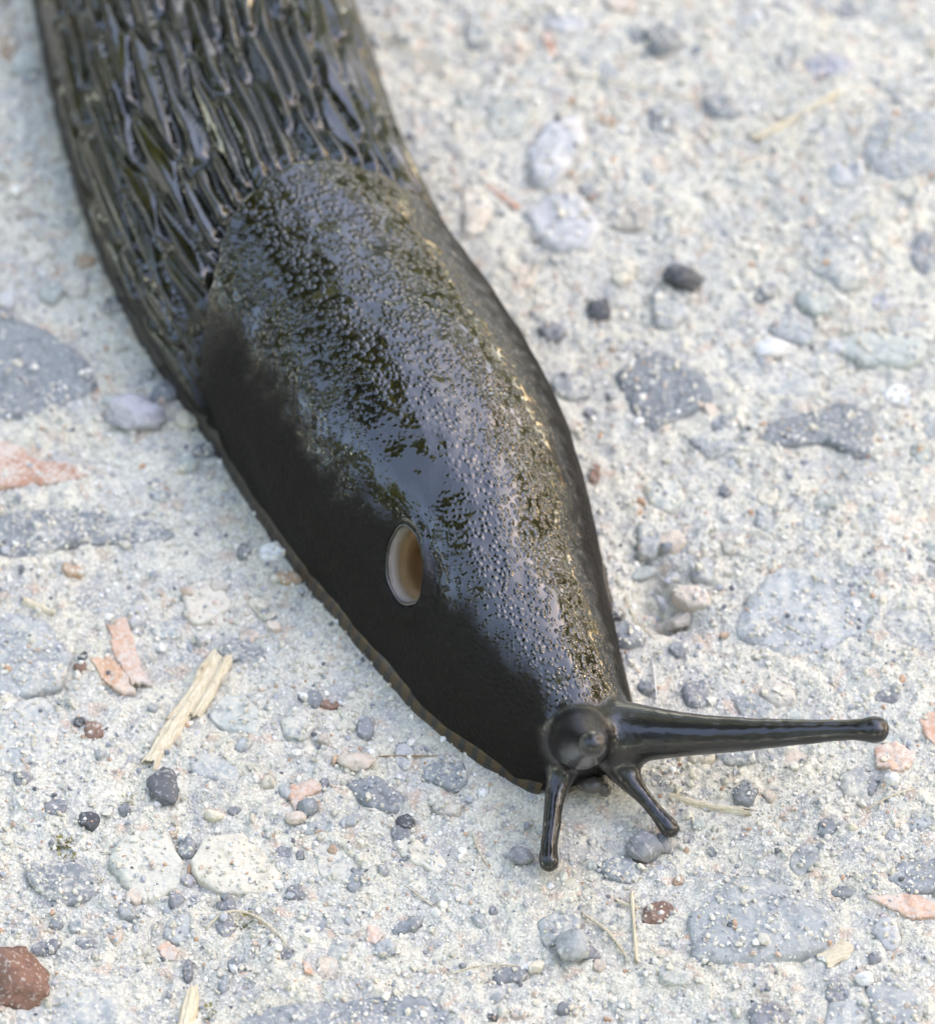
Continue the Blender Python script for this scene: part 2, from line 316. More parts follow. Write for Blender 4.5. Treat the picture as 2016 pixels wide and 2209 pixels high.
# small stones filling the rest
nrand = 300 - len(STONES)
cen = np.array([s['c'] for s in STONES]); rad = np.array([s['R'].max() for s in STONES])
while nrand > 0:
    x, y = rng.uniform(-30, 30), rng.uniform(-41, 50); r = float(np.clip(rng.lognormal(-.75, .45), .25, 1.3))
    s1, u1, r1 = body_coords(np.array([x]), np.array([y]))
    if r1[0] < np.interp(s1[0], SS, SPW) + r * .6: continue
    if (np.hypot(cen[:, 0] - x, cen[:, 1] - y) < rad * .8 + r).any(): continue
    npl = rng.integers(5, 9); th = np.sort(rng.uniform(0, 2 * np.pi, npl)); dd = rng.uniform(.85, 1.05, npl)
    pol = np.min([np.where(np.cos(ANG - a) > .05, d / np.maximum(np.cos(ANG - a), .05), 9) for a, d in zip(th, dd)], axis=0).clip(.7, 1.25)
    asp = rng.uniform(.6, 1); t = rng.uniform(0, 3.14)
    R = per(pol, 2) * r / np.sqrt((np.cos(ANG + t)) ** 2 + (np.sin(ANG + t) / asp) ** 2)
    k = rng.choice(list('bcdnlgpoytw'), p=[.14, .24, .01, .06, .16, .12, .09, .02, .06, .08, .02])
    add_stone(np.array([x, y]), R, COL[k], float(rng.uniform(.25, .6)), float(rng.uniform(.15, .6)), 2000 + nrand)
    cen = np.vstack([cen, [x, y]]); rad = np.append(rad, R.max()); nrand -= 1

def stone_height(st, x, y):
    dx, dy = x - st['c'][0], y - st['c'][1]; r = np.hypot(dx, dy); a = np.arctan2(dy, dx) % (2 * np.pi)
    R = np.interp(a, np.r_[ANG, 2 * np.pi], np.r_[st['R'], st['R'][0]]); t = r / R
    rs = np.random.default_rng(st['seed']); tx, ty = rs.normal(0, .07, 2); m = st['R'].mean()
    top = st['h'] * (1 - np.clip(t, 0, 1) ** 7) ** .5
    top = top + np.clip(tx * dx + ty * dy, -.35 * st['h'], .35 * st['h']) * (1 - np.clip(t, 0, 1) ** 6)
    top = top + (.22 * st['h'] * noise2(x / (m * .7), y / (m * .7), st['seed']) + .15 * noise2(x / 1.3, y / 1.3, 76) + .13 * noise2(x / .6, y / .6, 77) + .06 * noise2(x / .3, y / .3, 78)) * (1 - np.clip(t, 0, 1) ** 8)
    return st['z'] + top - .03 - st.get('bury', .3) * st['h'], t
HM = GZ.copy()
for st in STONES:
    m = st['R'].max() * 1.15
    i0, i1 = np.searchsorted(GX, [st['c'][0] - m, st['c'][0] + m]); j0, j1 = np.searchsorted(GY, [st['c'][1] - m, st['c'][1] + m])
    if i1 <= i0 or j1 <= j0: continue
    sx, sy = gx2[j0:j1, i0:i1], gy2[j0:j1, i0:i1]
    zs, t = stone_height(st, sx, sy)
    g = GZ[j0:j1, i0:i1]
    dig = sst(1.0, .8, t)
    g[:] = g * (1 - dig) + np.minimum(g, zs - .25) * dig
    g -= .14 * np.exp(-((t - 1.04) / .07) ** 2) * sst(-.3, .4, noise2(sx / 1.5, sy / 1.5, 90 + st['seed'] % 17))    # gap along some edges
    HM[j0:j1, i0:i1] = np.where(t < .98, np.maximum(g, zs), g)
def gz(x, y):
    x = np.asarray(x, float); y = np.asarray(y, float)
    fx = np.clip((x - GX[0]) / .16, 0, len(GX) - 2); fy = np.clip((y - GY[0]) / .16, 0, len(GY) - 2)
    ix = fx.astype(int); iy = fy.astype(int); ax = fx - ix; ay = fy - iy
    return (HM[iy, ix] * (1 - ax) + HM[iy, ix + 1] * ax) * (1 - ay) + (HM[iy + 1, ix] * (1 - ax) + HM[iy + 1, ix + 1] * ax) * ay

# ------------------------------------------------------------------ ground materials
def mat_ground():
    g = NT('compacted_dirt'); v = g.n('NewGeometry').outputs['Position']
    big = g.noise(v, 130, 1); mid = g.noise(v, 480, 3, .6); fine = g.noise(v, 2600, 2, .7); spk = g.noise(v, 1500, 1, .6)
    c = g.mix(g.ramp(big, [(.3, 0), (.7, 1)]), (.60, .56, .445), (.70, .665, .555))
    c = g.mix(g.ramp(mid, [(.52, 0), (.66, 1)]), c, (.43, .43, .41))
    c = g.mix(g.math('MULTIPLY', g.ramp(g.noise(v, 260, 3, .6), [(.47, 0), (.62, 1)]), .6), c, (.42, .44, .42)); c = g.mix(g.math('MULTIPLY', g.ramp(g.noise(v, 210, 2), [(.64, 0), (.76, 1)]), .35), c, (.54, .43, .33))
    c = g.mix(g.math('MULTIPLY', g.ramp(spk, [(.56, 0), (.66, 1)]), .55), c, (.27, .28, .29))
    c = g.mix(g.math('MULTIPLY', g.ramp(g.noise(v, 900, 0), [(.66, 0), (.74, 1)]), .5), c, (.58, .36, .25))
    c = g.mix(g.ramp(fine, [(.3, .35), (.5, 0)]), c, (.33, .29, .25))
    c = g.mix(g.ramp(g.noise(v, 6500, 1), [(.52, 0), (.66, .6)]), c, (.84, .80, .70)); c = g.mix(g.ramp(g.noise(v, 5200, 1), [(.33, .5), (.46, 0)]), c, (.36, .34, .31))
    g.set('Base Color', c); g.set('Roughness', .9); g.set('Specular IOR Level', .3)
    g.set('Normal', g.bump(g.math('ADD', fine, g.math('MULTIPLY', g.noise(v, 8000, 1), .5)), .00016, 1.)); return g.m
def mat_stone():
    g = NT('dusty_stone'); v = g.n('NewGeometry').outputs['Position']; oi = g.n('ObjectInfo')
    base = oi.outputs['Color']
    mid = g.noise(v, 1100, 2, .65); fine = g.noise(v, 4200, 1, .7)
    c = g.mix(g.ramp(mid, [(.35, .55), (.5, 0)]), base, g.mix(1., base, (.5, .52, .55), 'MULTIPLY'))
    c = g.mix(g.ramp(fine, [(.56, 0), (.72, .32)]), c, (.72, .71, .68))
    dn = g.math('ADD', g.math('MULTIPLY', g.noise(v, 620, 3, .75), .62), g.math('MULTIPLY', fine, .38))
    thr = g.math('SUBTRACT', .72, g.math('MULTIPLY', oi.outputs['Alpha'], .42))
    d = g.math('MULTIPLY', g.math('SUBTRACT', dn, thr), 6., clamp=True)
    c = g.mix(g.math('MULTIPLY', d, .85), c, (.65, .61, .51))
    g.set('Base Color', c); g.set('Roughness', .8); g.set('Specular IOR Level', .35)
    g.set('Normal', g.bump(g.math('ADD', mid, g.math('MULTIPLY', fine, .45)), .00014, .8)); return g.m
def mat_sand():
    g = NT('sand_grains'); c = g.attr('tint').outputs['Color']; v = g.n('NewGeometry').outputs['Position']
    g.set('Base Color', g.mix(g.ramp(g.noise(v, 6000, 2), [(.3, .4), (.6, 0)]), c, (.4, .37, .33))); g.set('Roughness', .6); g.set('Specular IOR Level', .4); return g.m
M_GROUND, M_STONE, M_SAND = mat_ground(), mat_stone(), mat_sand()

# ground sheet: dense where it is seen, stretching out to the horizon
edge = np.minimum.reduce([gx2 - GX[0], GX[-1] - gx2, gy2 - GY[0], GY[-1] - gy2])
mz = GZ * sst(0, 6, edge)
nx, ny = len(GX), len(GY); idx = np.arange(nx * ny).reshape(ny, nx)
F = np.stack([idx[:-1, :-1], idx[:-1, 1:], idx[1:, 1:], idx[1:, :-1]], -1).reshape(-1, 4)
V = np.stack([gx2, gy2, mz], -1).reshape(-1, 3)
prev = np.array([idx[0, 0], idx[0, -1], idx[-1, -1], idx[-1, 0]]); pc = V[prev].mean(0)
for far in (120, 300, 1200, 6000, 60000):
    nw_ = len(V) + np.arange(4); V = np.vstack([V, pc + np.array([(-far, -far, 0), (far, -far, 0), (far, far, 0), (-far, far, 0)])])
    F = np.vstack([F, [(nw_[i], nw_[(i + 1) % 4], prev[(i + 1) % 4], prev[i]) for i in range(4)]]); prev = nw_
ground = add('ground', make_mesh('ground', V, F), M_GROUND, kind='structure',
             label='pale compacted dirt path with stones pressed into it')

for st in STONES:
    m = st['R'].mean(); n = 24 if m < 1 else (36 if m < 2.2 else 72)
    ang = np.linspace(0, 2 * np.pi, n, endpoint=False); R = np.interp(ang, np.r_[ANG, 2 * np.pi], np.r_[st['R'], st['R'][0]])
    rings = [1.02, 1., .985, .955, .91, .85, .76, .64, .5, .34, .17] if m < 2.2 else list(np.r_[1.02, 1., .99, .975, .95, np.linspace(.91, .06, 18)])
    V = []; 
    for t in rings:
        x, y = st['c'][0] + R * t * np.cos(ang), st['c'][1] + R * t * np.sin(ang)
        if t > 1.01: z = np.full(n, st['z'] - .9)
        else: z, _ = stone_height(st, x, y)
        V.append(np.stack([x, y, z], 1))
    zc, _ = stone_height(st, np.array([st['c'][0]]), np.array([st['c'][1]]))
    V = np.vstack(V + [np.array([[st['c'][0], st['c'][1], zc[0]]])]); nr = len(rings)
    F = [(r * n + i, r * n + (i + 1) % n, (r + 1) * n + (i + 1) % n, (r + 1) * n + i) for r in range(nr - 1) for i in range(n)]
    F += [((nr - 1) * n + i, (nr - 1) * n + (i + 1) % n, nr * n) for i in range(n)]
    o = add('stone', make_mesh('stone', V, F), M_STONE, ground)
    jit = rng.uniform(.88, 1.12); o.color = (*[min(1, c * jit) for c in st['col']], st['dust'] + .04)

# loose sand: nobody could count it
NG = 60000
px_, py_ = rng.uniform(-33, 33, NG), rng.uniform(-43, 58, NG)
s1, u1, r1 = body_coords(px_, py_)
keep = r1 > np.interp(s1, SS, SPW) + .1
dens = noise2(px_ / 5, py_ / 5, 61) + .6 * noise2(px_ / 1.6, py_ / 1.6, 62) + rng.normal(0, .35, NG)
keep &= dens > -.45
px_, py_ = px_[keep], py_[keep]; NG = len(px_)
rad = np.clip(rng.lognormal(-2.42, .42, NG), .04, .36)
pal = np.array([(.72, .685, .58), (.62, .58, .47), (.80, .77, .69), (.42, .44, .46), (.24, .27, .30), (.11, .12, .14), (.58, .33, .20), (.62, .46, .36), (.88, .87, .85)])
ci = rng.choice(len(pal), NG, p=[.30, .27, .17, .09, .045, .015, .02, .05, .04])
gr = (1 + 5 ** .5) / 2
oc = np.array([(-1, gr, 0), (1, gr, 0), (-1, -gr, 0), (1, -gr, 0), (0, -1, gr), (0, 1, gr), (0, -1, -gr), (0, 1, -gr), (gr, 0, -1), (gr, 0, 1), (-gr, 0, -1), (-gr, 0, 1)]) / 1.9
of = np.array([(0, 11, 5), (0, 5, 1), (0, 1, 7), (0, 7, 10), (0, 10, 11), (1, 5, 9), (5, 11, 4), (11, 10, 2), (10, 7, 6), (7, 1, 8), (3, 9, 4), (3, 4, 2), (3, 2, 6), (3, 6, 8), (3, 8, 9), (4, 9, 5), (2, 4, 11), (6, 2, 10), (8, 6, 7), (9, 8, 1)])
off = oc[None] * rng.uniform(.62, 1.25, (NG, 12, 1)) * rng.uniform(.65, 1.3, (NG, 1, 3))
ax_ = rng.uniform(0, 2 * np.pi, (NG, 3)); c_, s_ = np.cos(ax_), np.sin(ax_)
def rot(o, i, j, k):
    a, b = o[..., i].copy(), o[..., j].copy(); o[..., i] = a * c_[:, k, None] - b * s_[:, k, None]; o[..., j] = a * s_[:, k, None] + b * c_[:, k, None]
rot(off, 0, 1, 0); rot(off, 1, 2, 1); rot(off, 0, 2, 2)
V = np.stack([px_, py_, gz(px_, py_) + rad * .35], -1)[:, None] + off * rad[:, None, None]
F = (np.arange(NG) * 12)[:, None, None] + of[None]
tint = np.repeat(pal[ci] * rng.uniform(.85, 1.1, (NG, 1)), 12, axis=0)
add('sand', make_mesh('sand', V.reshape(-1, 3), F.reshape(-1, 3), False, {'tint': tint}), M_SAND, kind='stuff',
    label='loose pale sand grains scattered over the dirt', category='sand')

# ------------------------------------------------------------------ slug
def loft(secs):
    """list of closed rings -> verts, faces with capped ends"""
    n = len(secs[0]); V = np.vstack(secs); F = []
    for r in range(len(secs) - 1):
        for i in range(n): F.append((r * n + i, r * n + (i + 1) % n, (r + 1) * n + (i + 1) % n, (r + 1) * n + i))
    F.append(tuple(range(n))[::-1]); F.append(tuple((len(secs) - 1) * n + i for i in range(n)))
    return V, F
def tube(path, nseg=20, sub=6):
    """path rows x, y, z, r -> closed tapered tube with a round end"""
    p = np.array(path, float); t0 = np.arange(len(p)); t = np.linspace(0, len(p) - 1, (len(p) - 1) * sub + 1)
    c = np.stack([np.interp(t, t0, p[:, k]) for k in range(4)], 1)
    for _ in range(8): c[1:-1] = (c[:-2] + 2 * c[1:-1] + c[2:]) / 4
    tan = np.gradient(c[:, :3], axis=0); tan /= np.linalg.norm(tan, axis=1)[:, None]
    re = c[-1, 3]; extra = [(np.r_[c[-1, :3] + tan[-1] * re * math.sin(a), re * math.cos(a)]) for a in np.linspace(.25, 1.5, 6)]
    c = np.vstack([c, extra]); tan = np.vstack([tan] + [tan[-1:]] * 6)
    ref = np.array([0, 0, 1.]) if abs(tan[0][2]) < .8 else np.array([1., 0, 0]); secs = []
    for k in range(len(c)):
        a = np.cross(tan[k], ref); a /= np.linalg.norm(a); b = np.cross(a, tan[k]); th = np.linspace(0, 2 * np.pi, nseg, endpoint=False)
        secs.append(c[k, :3] + c[k, 3] * (np.cos(th)[:, None] * a + np.sin(th)[:, None] * b))
    return loft(secs) + (c,)

secs = []; ths = np.linspace(0, np.pi, 57)
stat = np.linspace(SS[0], S_END, 150)
for s in stat:
    w, h = np.interp(s, SS, SPW), np.interp(s, SS, SPH)
    e1 = np.clip((s - SS[0]) / 3, 0, 1); e2 = np.clip((S_END - s) / 2.2, 0, 1); k = math.sqrt(max(.04, 1 - (1 - e2) ** 2)); k2 = math.sqrt(max(.02, 1 - (1 - e1) ** 2))
    w *= k * k2; h *= (.35 + .65 * k) * k2
    c, sn = np.cos(ths), np.sin(ths).clip(0)
    u = -np.sign(c) * np.abs(c) ** (2 / NEXP) * w; z = sn ** (2 / NEXP) * h
    z0 = .35 + .5 * (1 - e2) ; z = np.maximum(z, z0 * 0)
    ox, oy, ax, ay = [np.interp(s, SS, a) for a in (SPX, SPY, NX, NY)]
    ring = np.stack([ox + u * ax, oy + u * ay, z - .1 + .9 * (1 - e2) ** 2], 1)
    ub = np.linspace(u[-1], u[0], 12)[1:-1]
    base = np.stack([ox + ub * ax, oy + ub * ay, np.full(10, -.1 + .9 * (1 - e2) ** 2)], 1)
    secs.append(np.vstack([ring, base]))
V0, F0 = loft(secs)
def pz(x, y, z, r): return (*P(x, y, z), r)
TENT = [
 [pz(1185, 1452, 3.0, 1.9), pz(1235, 1445, 3.5, 1.75), pz(1270, 1444, 3.9, 1.45), pz(1320, 1446, 4.4, 1.2), pz(1400, 1447, 5.1, .98), pz(1480, 1446, 5.7, .82), pz(1570, 1442, 6.3, .66), pz(1650, 1438, 6.7, .54), pz(1695, 1437, 6.9, .52), pz(1714, 1437, 7.0, .62), pz(1724, 1437, 7.05, .60)],
 [pz(1142, 1440, 2.6, 1.75), pz(1142, 1455, 4.2, 1.62), pz(1144, 1464, 6.0, 1.42), pz(1150, 1467, 8.0, 1.05), pz(1157, 1467, 9.6, .74), pz(1163, 1466, 10.8, .58), pz(1165, 1465, 11.5, .62), pz(1166, 1465, 11.9, .60)],
 [pz(1108, 1510, 2.4, .95), pz(1096, 1550, 2.1, .66), pz(1090, 1590, 1.8, .50), pz(1085, 1630, 1.5, .47), pz(1080, 1670, 1.2, .41), pz(1080, 1692, 1.05, .45), pz(1080, 1698, 1.0, .43)],
 [pz(1215, 1505, 2.5, .95), pz(1245, 1545, 2.3, .66), pz(1268, 1572, 2.05, .46), pz(1292, 1600, 1.8, .38), pz(1310, 1622, 1.6, .38), pz(1319, 1632, 1.5, .40)],
]
VV, FF = [V0], list(F0); base_n = len(V0); tent_c = []
for i, t in enumerate(TENT):
    v, f, c = tube([(*r[:3], r[3] + (.03 if i < 2 else .04) + (.10 if k_ >= len(t) - 2 else 0)) for k_, r in enumerate(t)]); FF += [tuple(a + base_n for a in ff) for ff in f]; VV.append(v); base_n += len(v); tent_c.append(c)
tmp = bpy.data.meshes.new('tmp'); tmp.from_pydata(np.vstack(VV).tolist(), [], FF); tmp.update()
bm = bmesh.new(); bm.from_mesh(tmp); bmesh.ops.recalc_face_normals(bm, faces=bm.faces); bm.to_mesh(tmp); bm.free()
to = bpy.data.objects.new('tmp', tmp); col.objects.link(to)
md = to.modifiers.new('r', 'REMESH'); md.mode = 'VOXEL'; md.voxel_size = .17; md.adaptivity = 0
md = to.modifiers.new('s', 'SMOOTH'); md.factor = .5; md.iterations = 11
dg = bpy.context.evaluated_depsgraph_get(); me2 = bpy.data.meshes.new_from_object(to.evaluated_get(dg))
nv = len(me2.vertices); BV = np.empty(nv * 3, np.float32); me2.vertices.foreach_get('co', BV); BV = BV.reshape(-1, 3).astype(float)
BN = np.empty(nv * 3, np.float32); me2.vertex_normals.foreach_get('vector', BN); BN = BN.reshape(-1, 3).astype(float)
npoly = len(me2.polygons); li = np.empty(len(me2.loops), np.int32); me2.loops.foreach_get('vertex_index', li); BF = li.reshape(npoly, -1)
bpy.data.objects.remove(to); bpy.data.meshes.remove(tmp); bpy.data.meshes.remove(me2)

def soften(V, mask, it):
    e = np.unique(np.sort(np.vstack([BF[:, [i, (i + 1) % BF.shape[1]]] for i in range(BF.shape[1])]), axis=1), axis=0)
    e = e[(mask[e[:, 0]] > 0) | (mask[e[:, 1]] > 0)]; ids = np.unique(e); mp = np.full(len(V), -1); mp[ids] = np.arange(len(ids)); e = mp[e]
    v = V[ids].copy(); m = mask[ids].astype(float)[:, None]; cnt = np.bincount(e.ravel(), minlength=len(ids))[:, None].clip(1)
    for _ in range(it):
        a = np.stack([np.bincount(e[:, 0], v[e[:, 1], k], len(ids)) + np.bincount(e[:, 1], v[e[:, 0], k], len(ids)) for k in range(3)], 1) / cnt
        v = v + .6 * m * (a - v)
    V = V.copy(); V[ids] = v; return V
HC = P(1185, 1470, 3.0)
BV = soften(BV, sst(4.9, 2.8, np.linalg.norm((BV - HC) * [1, 1, 1.1], axis=1)) * sst(.3, .9, BV[:, 2]) * sst(7.5, 6., BV[:, 2]) * sst(P(1310, 1440, 4)[0], P(1250, 1440, 4)[0], BV[:, 0]), 30)
s, u, _ = body_coords(BV[:, 0], BV[:, 1])
w = np.interp(s, SS, SPW); h = np.interp(s, SS, SPH)
phi = np.arctan2(np.clip(BV[:, 2] + .1, 0, None) / h, -u / w)             # 0 = foot edge on the pore side, pi = other foot edge
arc = (phi - np.pi / 2) * .5 * (w + h)
tent = np.zeros(nv)
for k, c in enumerate(tent_c):
    best = np.full(nv, 9.)
    near = np.hypot(*(BV[:, :2] - c[:, :2].mean(0)).T) < 20
    for row in c[4:]:
        best[near] = np.minimum(best[near], np.linalg.norm(BV[near] - row[:3], axis=1) / (row[3] * 1.08 + .05))
    tent = np.maximum(tent, sst(1.25, .95, best))
# mantle shield: its hind rim, s as a function of phi (read from the photograph)
mphi = np.array([0, .035, .1, .305, .593, .812, 1.117, 1.3, 1.449, 1.571, 1.667, 1.824, 1.972, 2.129, 2.243, 2.339, 2.409, 2.7, 3.14])
ms = np.array([52., 50., 47.5, 45.57, 44.25, 42.72, 40.64, 39.98, 39.54, 39.32, 39.22, 39.54, 40.09, 40.97, 41.95, 42.72, 43.49, 46.5, 52.])
edge_s = np.interp(phi, mphi, ms)
slope = np.gradient(np.interp(np.linspace(0, np.pi, 400), mphi, ms), np.linspace(0, np.pi, 400)) / 9.
dist_m = (s - edge_s) / np.sqrt(1 + np.interp(phi, np.linspace(0, np.pi, 400), slope) ** 2)   # mm inside the mantle
dist_m = dist_m + .12 * noise2(arc / .8, s / .8, 5)
mantle = sst(-.12, .22, dist_m)
# wrinkles (rugae): long staggered ridges behind the mantle
wob = noise2(s / 5.5, arc / 3., 21); wob2 = noise2(s / 2.2, arc / 1.4, 22)
ra = (arc + .5 * wob + .10 * wob2) / 1.02; rs_ = (s + 1.2 * noise2(s / 4, arc / 2., 23) + .12 * arc) / 8.5
j0 = np.floor(ra); F1 = np.full(nv, 9.); F2 = np.full(nv, 9.); ID = np.zeros(nv); LAT = np.zeros(nv)
for dj in (-2, -1, 0, 1, 2):
    jj = j0 + dj; offs = (jj % 2) * .5
    i0 = np.floor(rs_ - offs)
    for di in (-1, 0, 1):
        ii = i0 + di
        cx = ii + offs + .5 + .5 * (_hash(ii, jj, jj * 0, 3) - .5); cy = jj + .5 + .25 * (_hash(ii, jj, jj * 0, 4) - .5)
        d = np.sqrt(((rs_ - cx) * 1.5) ** 2 + (ra - cy) ** 2)
        hid = _hash(ii, jj, jj * 0, 9)
        c1 = d < F1; LAT = np.where(c1, np.abs(ra - cy), LAT); F2 = np.where(c1, F1, np.minimum(F2, d)); ID = np.where(c1, hid, ID); F1 = np.where(c1, d, F1)
ed = F2 - F1
ridge = .5 * sst(.0, .3, ed) + .5 * np.clip(1 - LAT / .5, 0, 1) ** 1.3 * sst(0, .2, ed)
ridge = ridge * (.75 + .5 * ID)
rug = (1 - mantle) * (1 - tent) * sst(3.0, -.2, dist_m) * sst(.02, .2, phi) * sst(np.pi - .02, np.pi - .2, phi)
disp = rug * (.70 * ridge - .30)
# the mantle lies on the back like a thick sheet; slightly humped
disp += mantle * (1 - tent) * sst(66, 52, s) * .42 * sst(.08, .5, phi) * sst(3.05, 2.6, phi)
disp -= (1 - mantle) * .35 * np.exp(-((dist_m + .25) / .3) ** 2) * (1 - tent)             # groove along the rim
disp += mantle * (1 - tent) * (.10 * noise2(s / 3.2, arc / 2.6, 71) + .05 * noise2(s / 1.3, arc / 1.1, 72))
# warty skin of the mantle
g_s, g_a = s / .46, arc / .46; TB = np.full(nv, 9.)
i0, j0 = np.floor(g_s), np.floor(g_a)
for di in (-1, 0, 1):
    for dj in (-1, 0, 1):
        ii, jj = i0 + di, j0 + dj
        TB = np.minimum(TB, np.hypot(ii + .15 + .7 * _hash(ii, jj, jj * 0, 13) - g_s, jj + .15 + .7 * _hash(ii, jj, jj * 0, 14) - g_a))
smoothz = np.exp(-(((s - 60.) / 4.2) ** 2 + ((phi - 1.22) / .42) ** 2))                   # the skin is stretched smooth above the pore
wart = mantle * (1 - tent) * (1 - .9 * smoothz) * sst(.55, .95, phi)
disp += .0 * wart * (1 - sst(.1, .62, TB)) * sst(77, 73, s)
# breathing pore on the animal's right side
PC = np.array([-3.54, -8.44, 6.46])
near = np.linalg.norm(BV - PC, axis=1) < .8
PN = BN[near].mean(0); PN /= np.linalg.norm(PN)
PC = PC + PN * np.median((BV[near] - PC) @ PN)
pa = np.array([-3.81, -6.56, 7.51]) - np.array([-3.29, -10.11, 5.29]); pa -= (pa @ PN) * PN; pa /= np.linalg.norm(pa); pb = np.cross(PN, pa)
RA, RB = 1.95, 1.28
def pore_mod(a): return 1 + .07 * np.cos(a - 2.6) + .06 * np.cos(2 * a + .5) + .035 * np.cos(3 * a + 1.) + .015 * np.cos(7 * a)
def pore_rho(V):
    d = V - PC; a_, b_ = d @ pa / RA, d @ pb / RB; return np.hypot(a_, b_) / pore_mod(np.arctan2(b_, a_)), d @ PN
rho, hgt = pore_rho(BV); on = np.linalg.norm(BV - PC, axis=1) < 7
disp -= on * .75 * np.exp(-(rho / 1.9) ** 2)
disp += on * (.20 + .28 * np.clip((BV - PC) @ (pa * .6 + pb * -.8 * np.sign(pb[0])) / 2 * -1, -.6, 1)) * np.exp(-((rho - 1.32) / .26) ** 2)
# folds above the pore
fold = np.exp(-(((s - 60.2) / 3.) ** 2)); disp += -.10 * fold * np.exp(-((phi - .93) / .05) ** 2)
# head: small lip in front of the mantle
disp -= (1 - tent) * .12 * np.exp(-((s - 73.6) / .5) ** 2) * sst(.5, 1., phi) * sst(2.7, 2.2, phi)
# tentacle skin
disp += tent * .02 * noise2(BV[:, 0] / .45, (BV[:, 1] + BV[:, 2]) / .45, 81)
BV2 = BV + BN * disp[:, None]
rho2, _ = pore_rho(BV2)
dig = on * sst(1.06, .84, rho2) * 3.4
BV2 = BV2 - PN * dig[:, None]
fmid = np.interp(s, [45, 57, 61, 65, 72], [.84, .86, .95, 1.06, 1.2])
flank = (1 - sst(-.17, .15, phi - fmid + .10 * noise2(s / 1.6, arc / 1.6, 91) + .03 * noise2(s / .5, arc / .5, 93))) * sst(40, 47, s) * (1 - tent)
flank = np.maximum(flank, .7 * sst(.34, .12, phi) * (1 - tent)); flank = np.maximum(flank, .95 * sst(2.2, 2.5, phi + .12 * noise2(s / .7, arc / .7, 92)) * sst(38, 46, s) * (1 - tent))
attrs = dict(skin=np.stack([s, arc, BV[:, 2]], 1), mantle=mantle, flank=flank, smoothz=smoothz, tent=tent, poremask=on * sst(1.5, 1.05, rho))

def mat_skin():
    g = NT('wet_slug_skin'); v = g.attr('skin').outputs['Vector']; fl = g.attr('flank').outputs['Fac']; ma = g.attr('mantle').outputs['Fac']; sm = g.attr('smoothz').outputs['Fac']; te = g.attr('tent').outputs['Fac']
    n1 = g.noise(v, .35, 3); n2 = g.noise(v, 3., 3)
    c = g.mix(g.ramp(n1, [(.35, 0), (.65, 1)]), (.002, .002, .001), (.006, .0062, .001))  # olive patches put the green leaf reflection into the black skin's colour
    c = g.mix(g.ramp(n2, [(.4, 0), (.7, .6)]), c, (.007, .006, .003))
    c = g.mix(fl, c, g.mix(n2, (.010, .0092, .008), (.019, .017, .0148)))
    c = g.mix(te, c, g.mix(n2, (.007, .0067, .007), (.018, .0165, .016)))
    g.set('Base Color', c)
    g.set('Roughness', g.math('ADD', .30, g.math('ADD', g.math('MULTIPLY', fl, .36), g.math('MULTIPLY', te, .1)))); g.set('Specular IOR Level', g.math('SUBTRACT', .13, g.math('MULTIPLY', fl, .06)))
    g.set('Coat Weight', g.math('SUBTRACT', g.math('SUBTRACT', 1., g.math('MULTIPLY', fl, .99)), g.math('MULTIPLY', te, .3), clamp=True)); g.set('Coat Roughness', g.math('ADD', .025, g.math('MULTIPLY', te, .09))); g.set('Coat IOR', 1.68)
    g.set('Subsurface Weight', 0.)
    vor = g.n('TexVoronoi', {'Vector': g.n('VectorMath', {0: v, 1: g.n('VectorMath', {0: g.n('TexNoise', {'Vector': v, 'Scale': 1.6, 'Detail': 2}).outputs['Color'], 1: (.2, .2, .2)}, operation='MULTIPLY').outputs[0]}, operation='ADD').outputs[0], 'Scale': 3.0, 'Smoothness': .4}, feature='SMOOTH_F1').outputs['Distance']
    amt = g.math('MULTIPLY', g.math('MULTIPLY', ma, g.math('SUBTRACT', 1., g.math('MULTIPLY', sm, .92))), g.math('SUBTRACT', 1., te))
    hgt_ = g.math('MULTIPLY', g.ramp(vor, [(.1, 1), (.55, 0)]), amt)
    b = g.bump(hgt_, .000047, 1.)
    b = g.bump(g.math('MULTIPLY', g.noise(v, 5., 3, .6), g.math('ADD', g.math('MULTIPLY', te, 1.2), g.math('SUBTRACT', .4, g.math('MULTIPLY', ma, .3)))), .000025, .8, b)
    g.set('Normal', b); g.set('Coat Normal', b); return g.m
M_SKIN = mat_skin()
root = bpy.data.objects.new('slug', None); col.objects.link(root); root.empty_display_size = .005
root['label'] = 'large wet black slug with ridged back crawling over pale stony dirt, tentacles out'; root['category'] = 'slug'
add('body', make_mesh('body', BV2, BF, True, attrs), M_SKIN, root)

# pore lining: a soft pale cup with a brown hollow
nr, na = 26, 64; tt = np.linspace(0, 1, nr); V = []; dep = []
for t in tt:
    # profile: rim rolls in, then wall goes down and shelves to the inner opening
    rr = np.interp(t, [0, .08, .2, .45, .6, .75, 1.], [1.10, 1.0, .93, .86, .70, .60, 0.]); zz = np.interp(t, [0, .08, .2, .45, .6, .75, 1.], [-.18, -.02, -.25, -1.0, -1.35, -2.3, -2.9])
    a = np.linspace(0, 2 * np.pi, na, endpoint=False)
    V.append(PC + PN * (zz - .55) + np.outer(np.cos(a) * pore_mod(a), pa) * RA * rr + np.outer(np.sin(a) * pore_mod(a), pb) * RB * rr + .05 * t * np.outer(np.sin(5 * a + 9 * t), PN)); dep += [t] * na
V = np.vstack(V); F = [(r * na + i, r * na + (i + 1) % na, (r + 1) * na + (i + 1) % na, (r + 1) * na + i) for r in range(nr - 1) for i in range(na)]
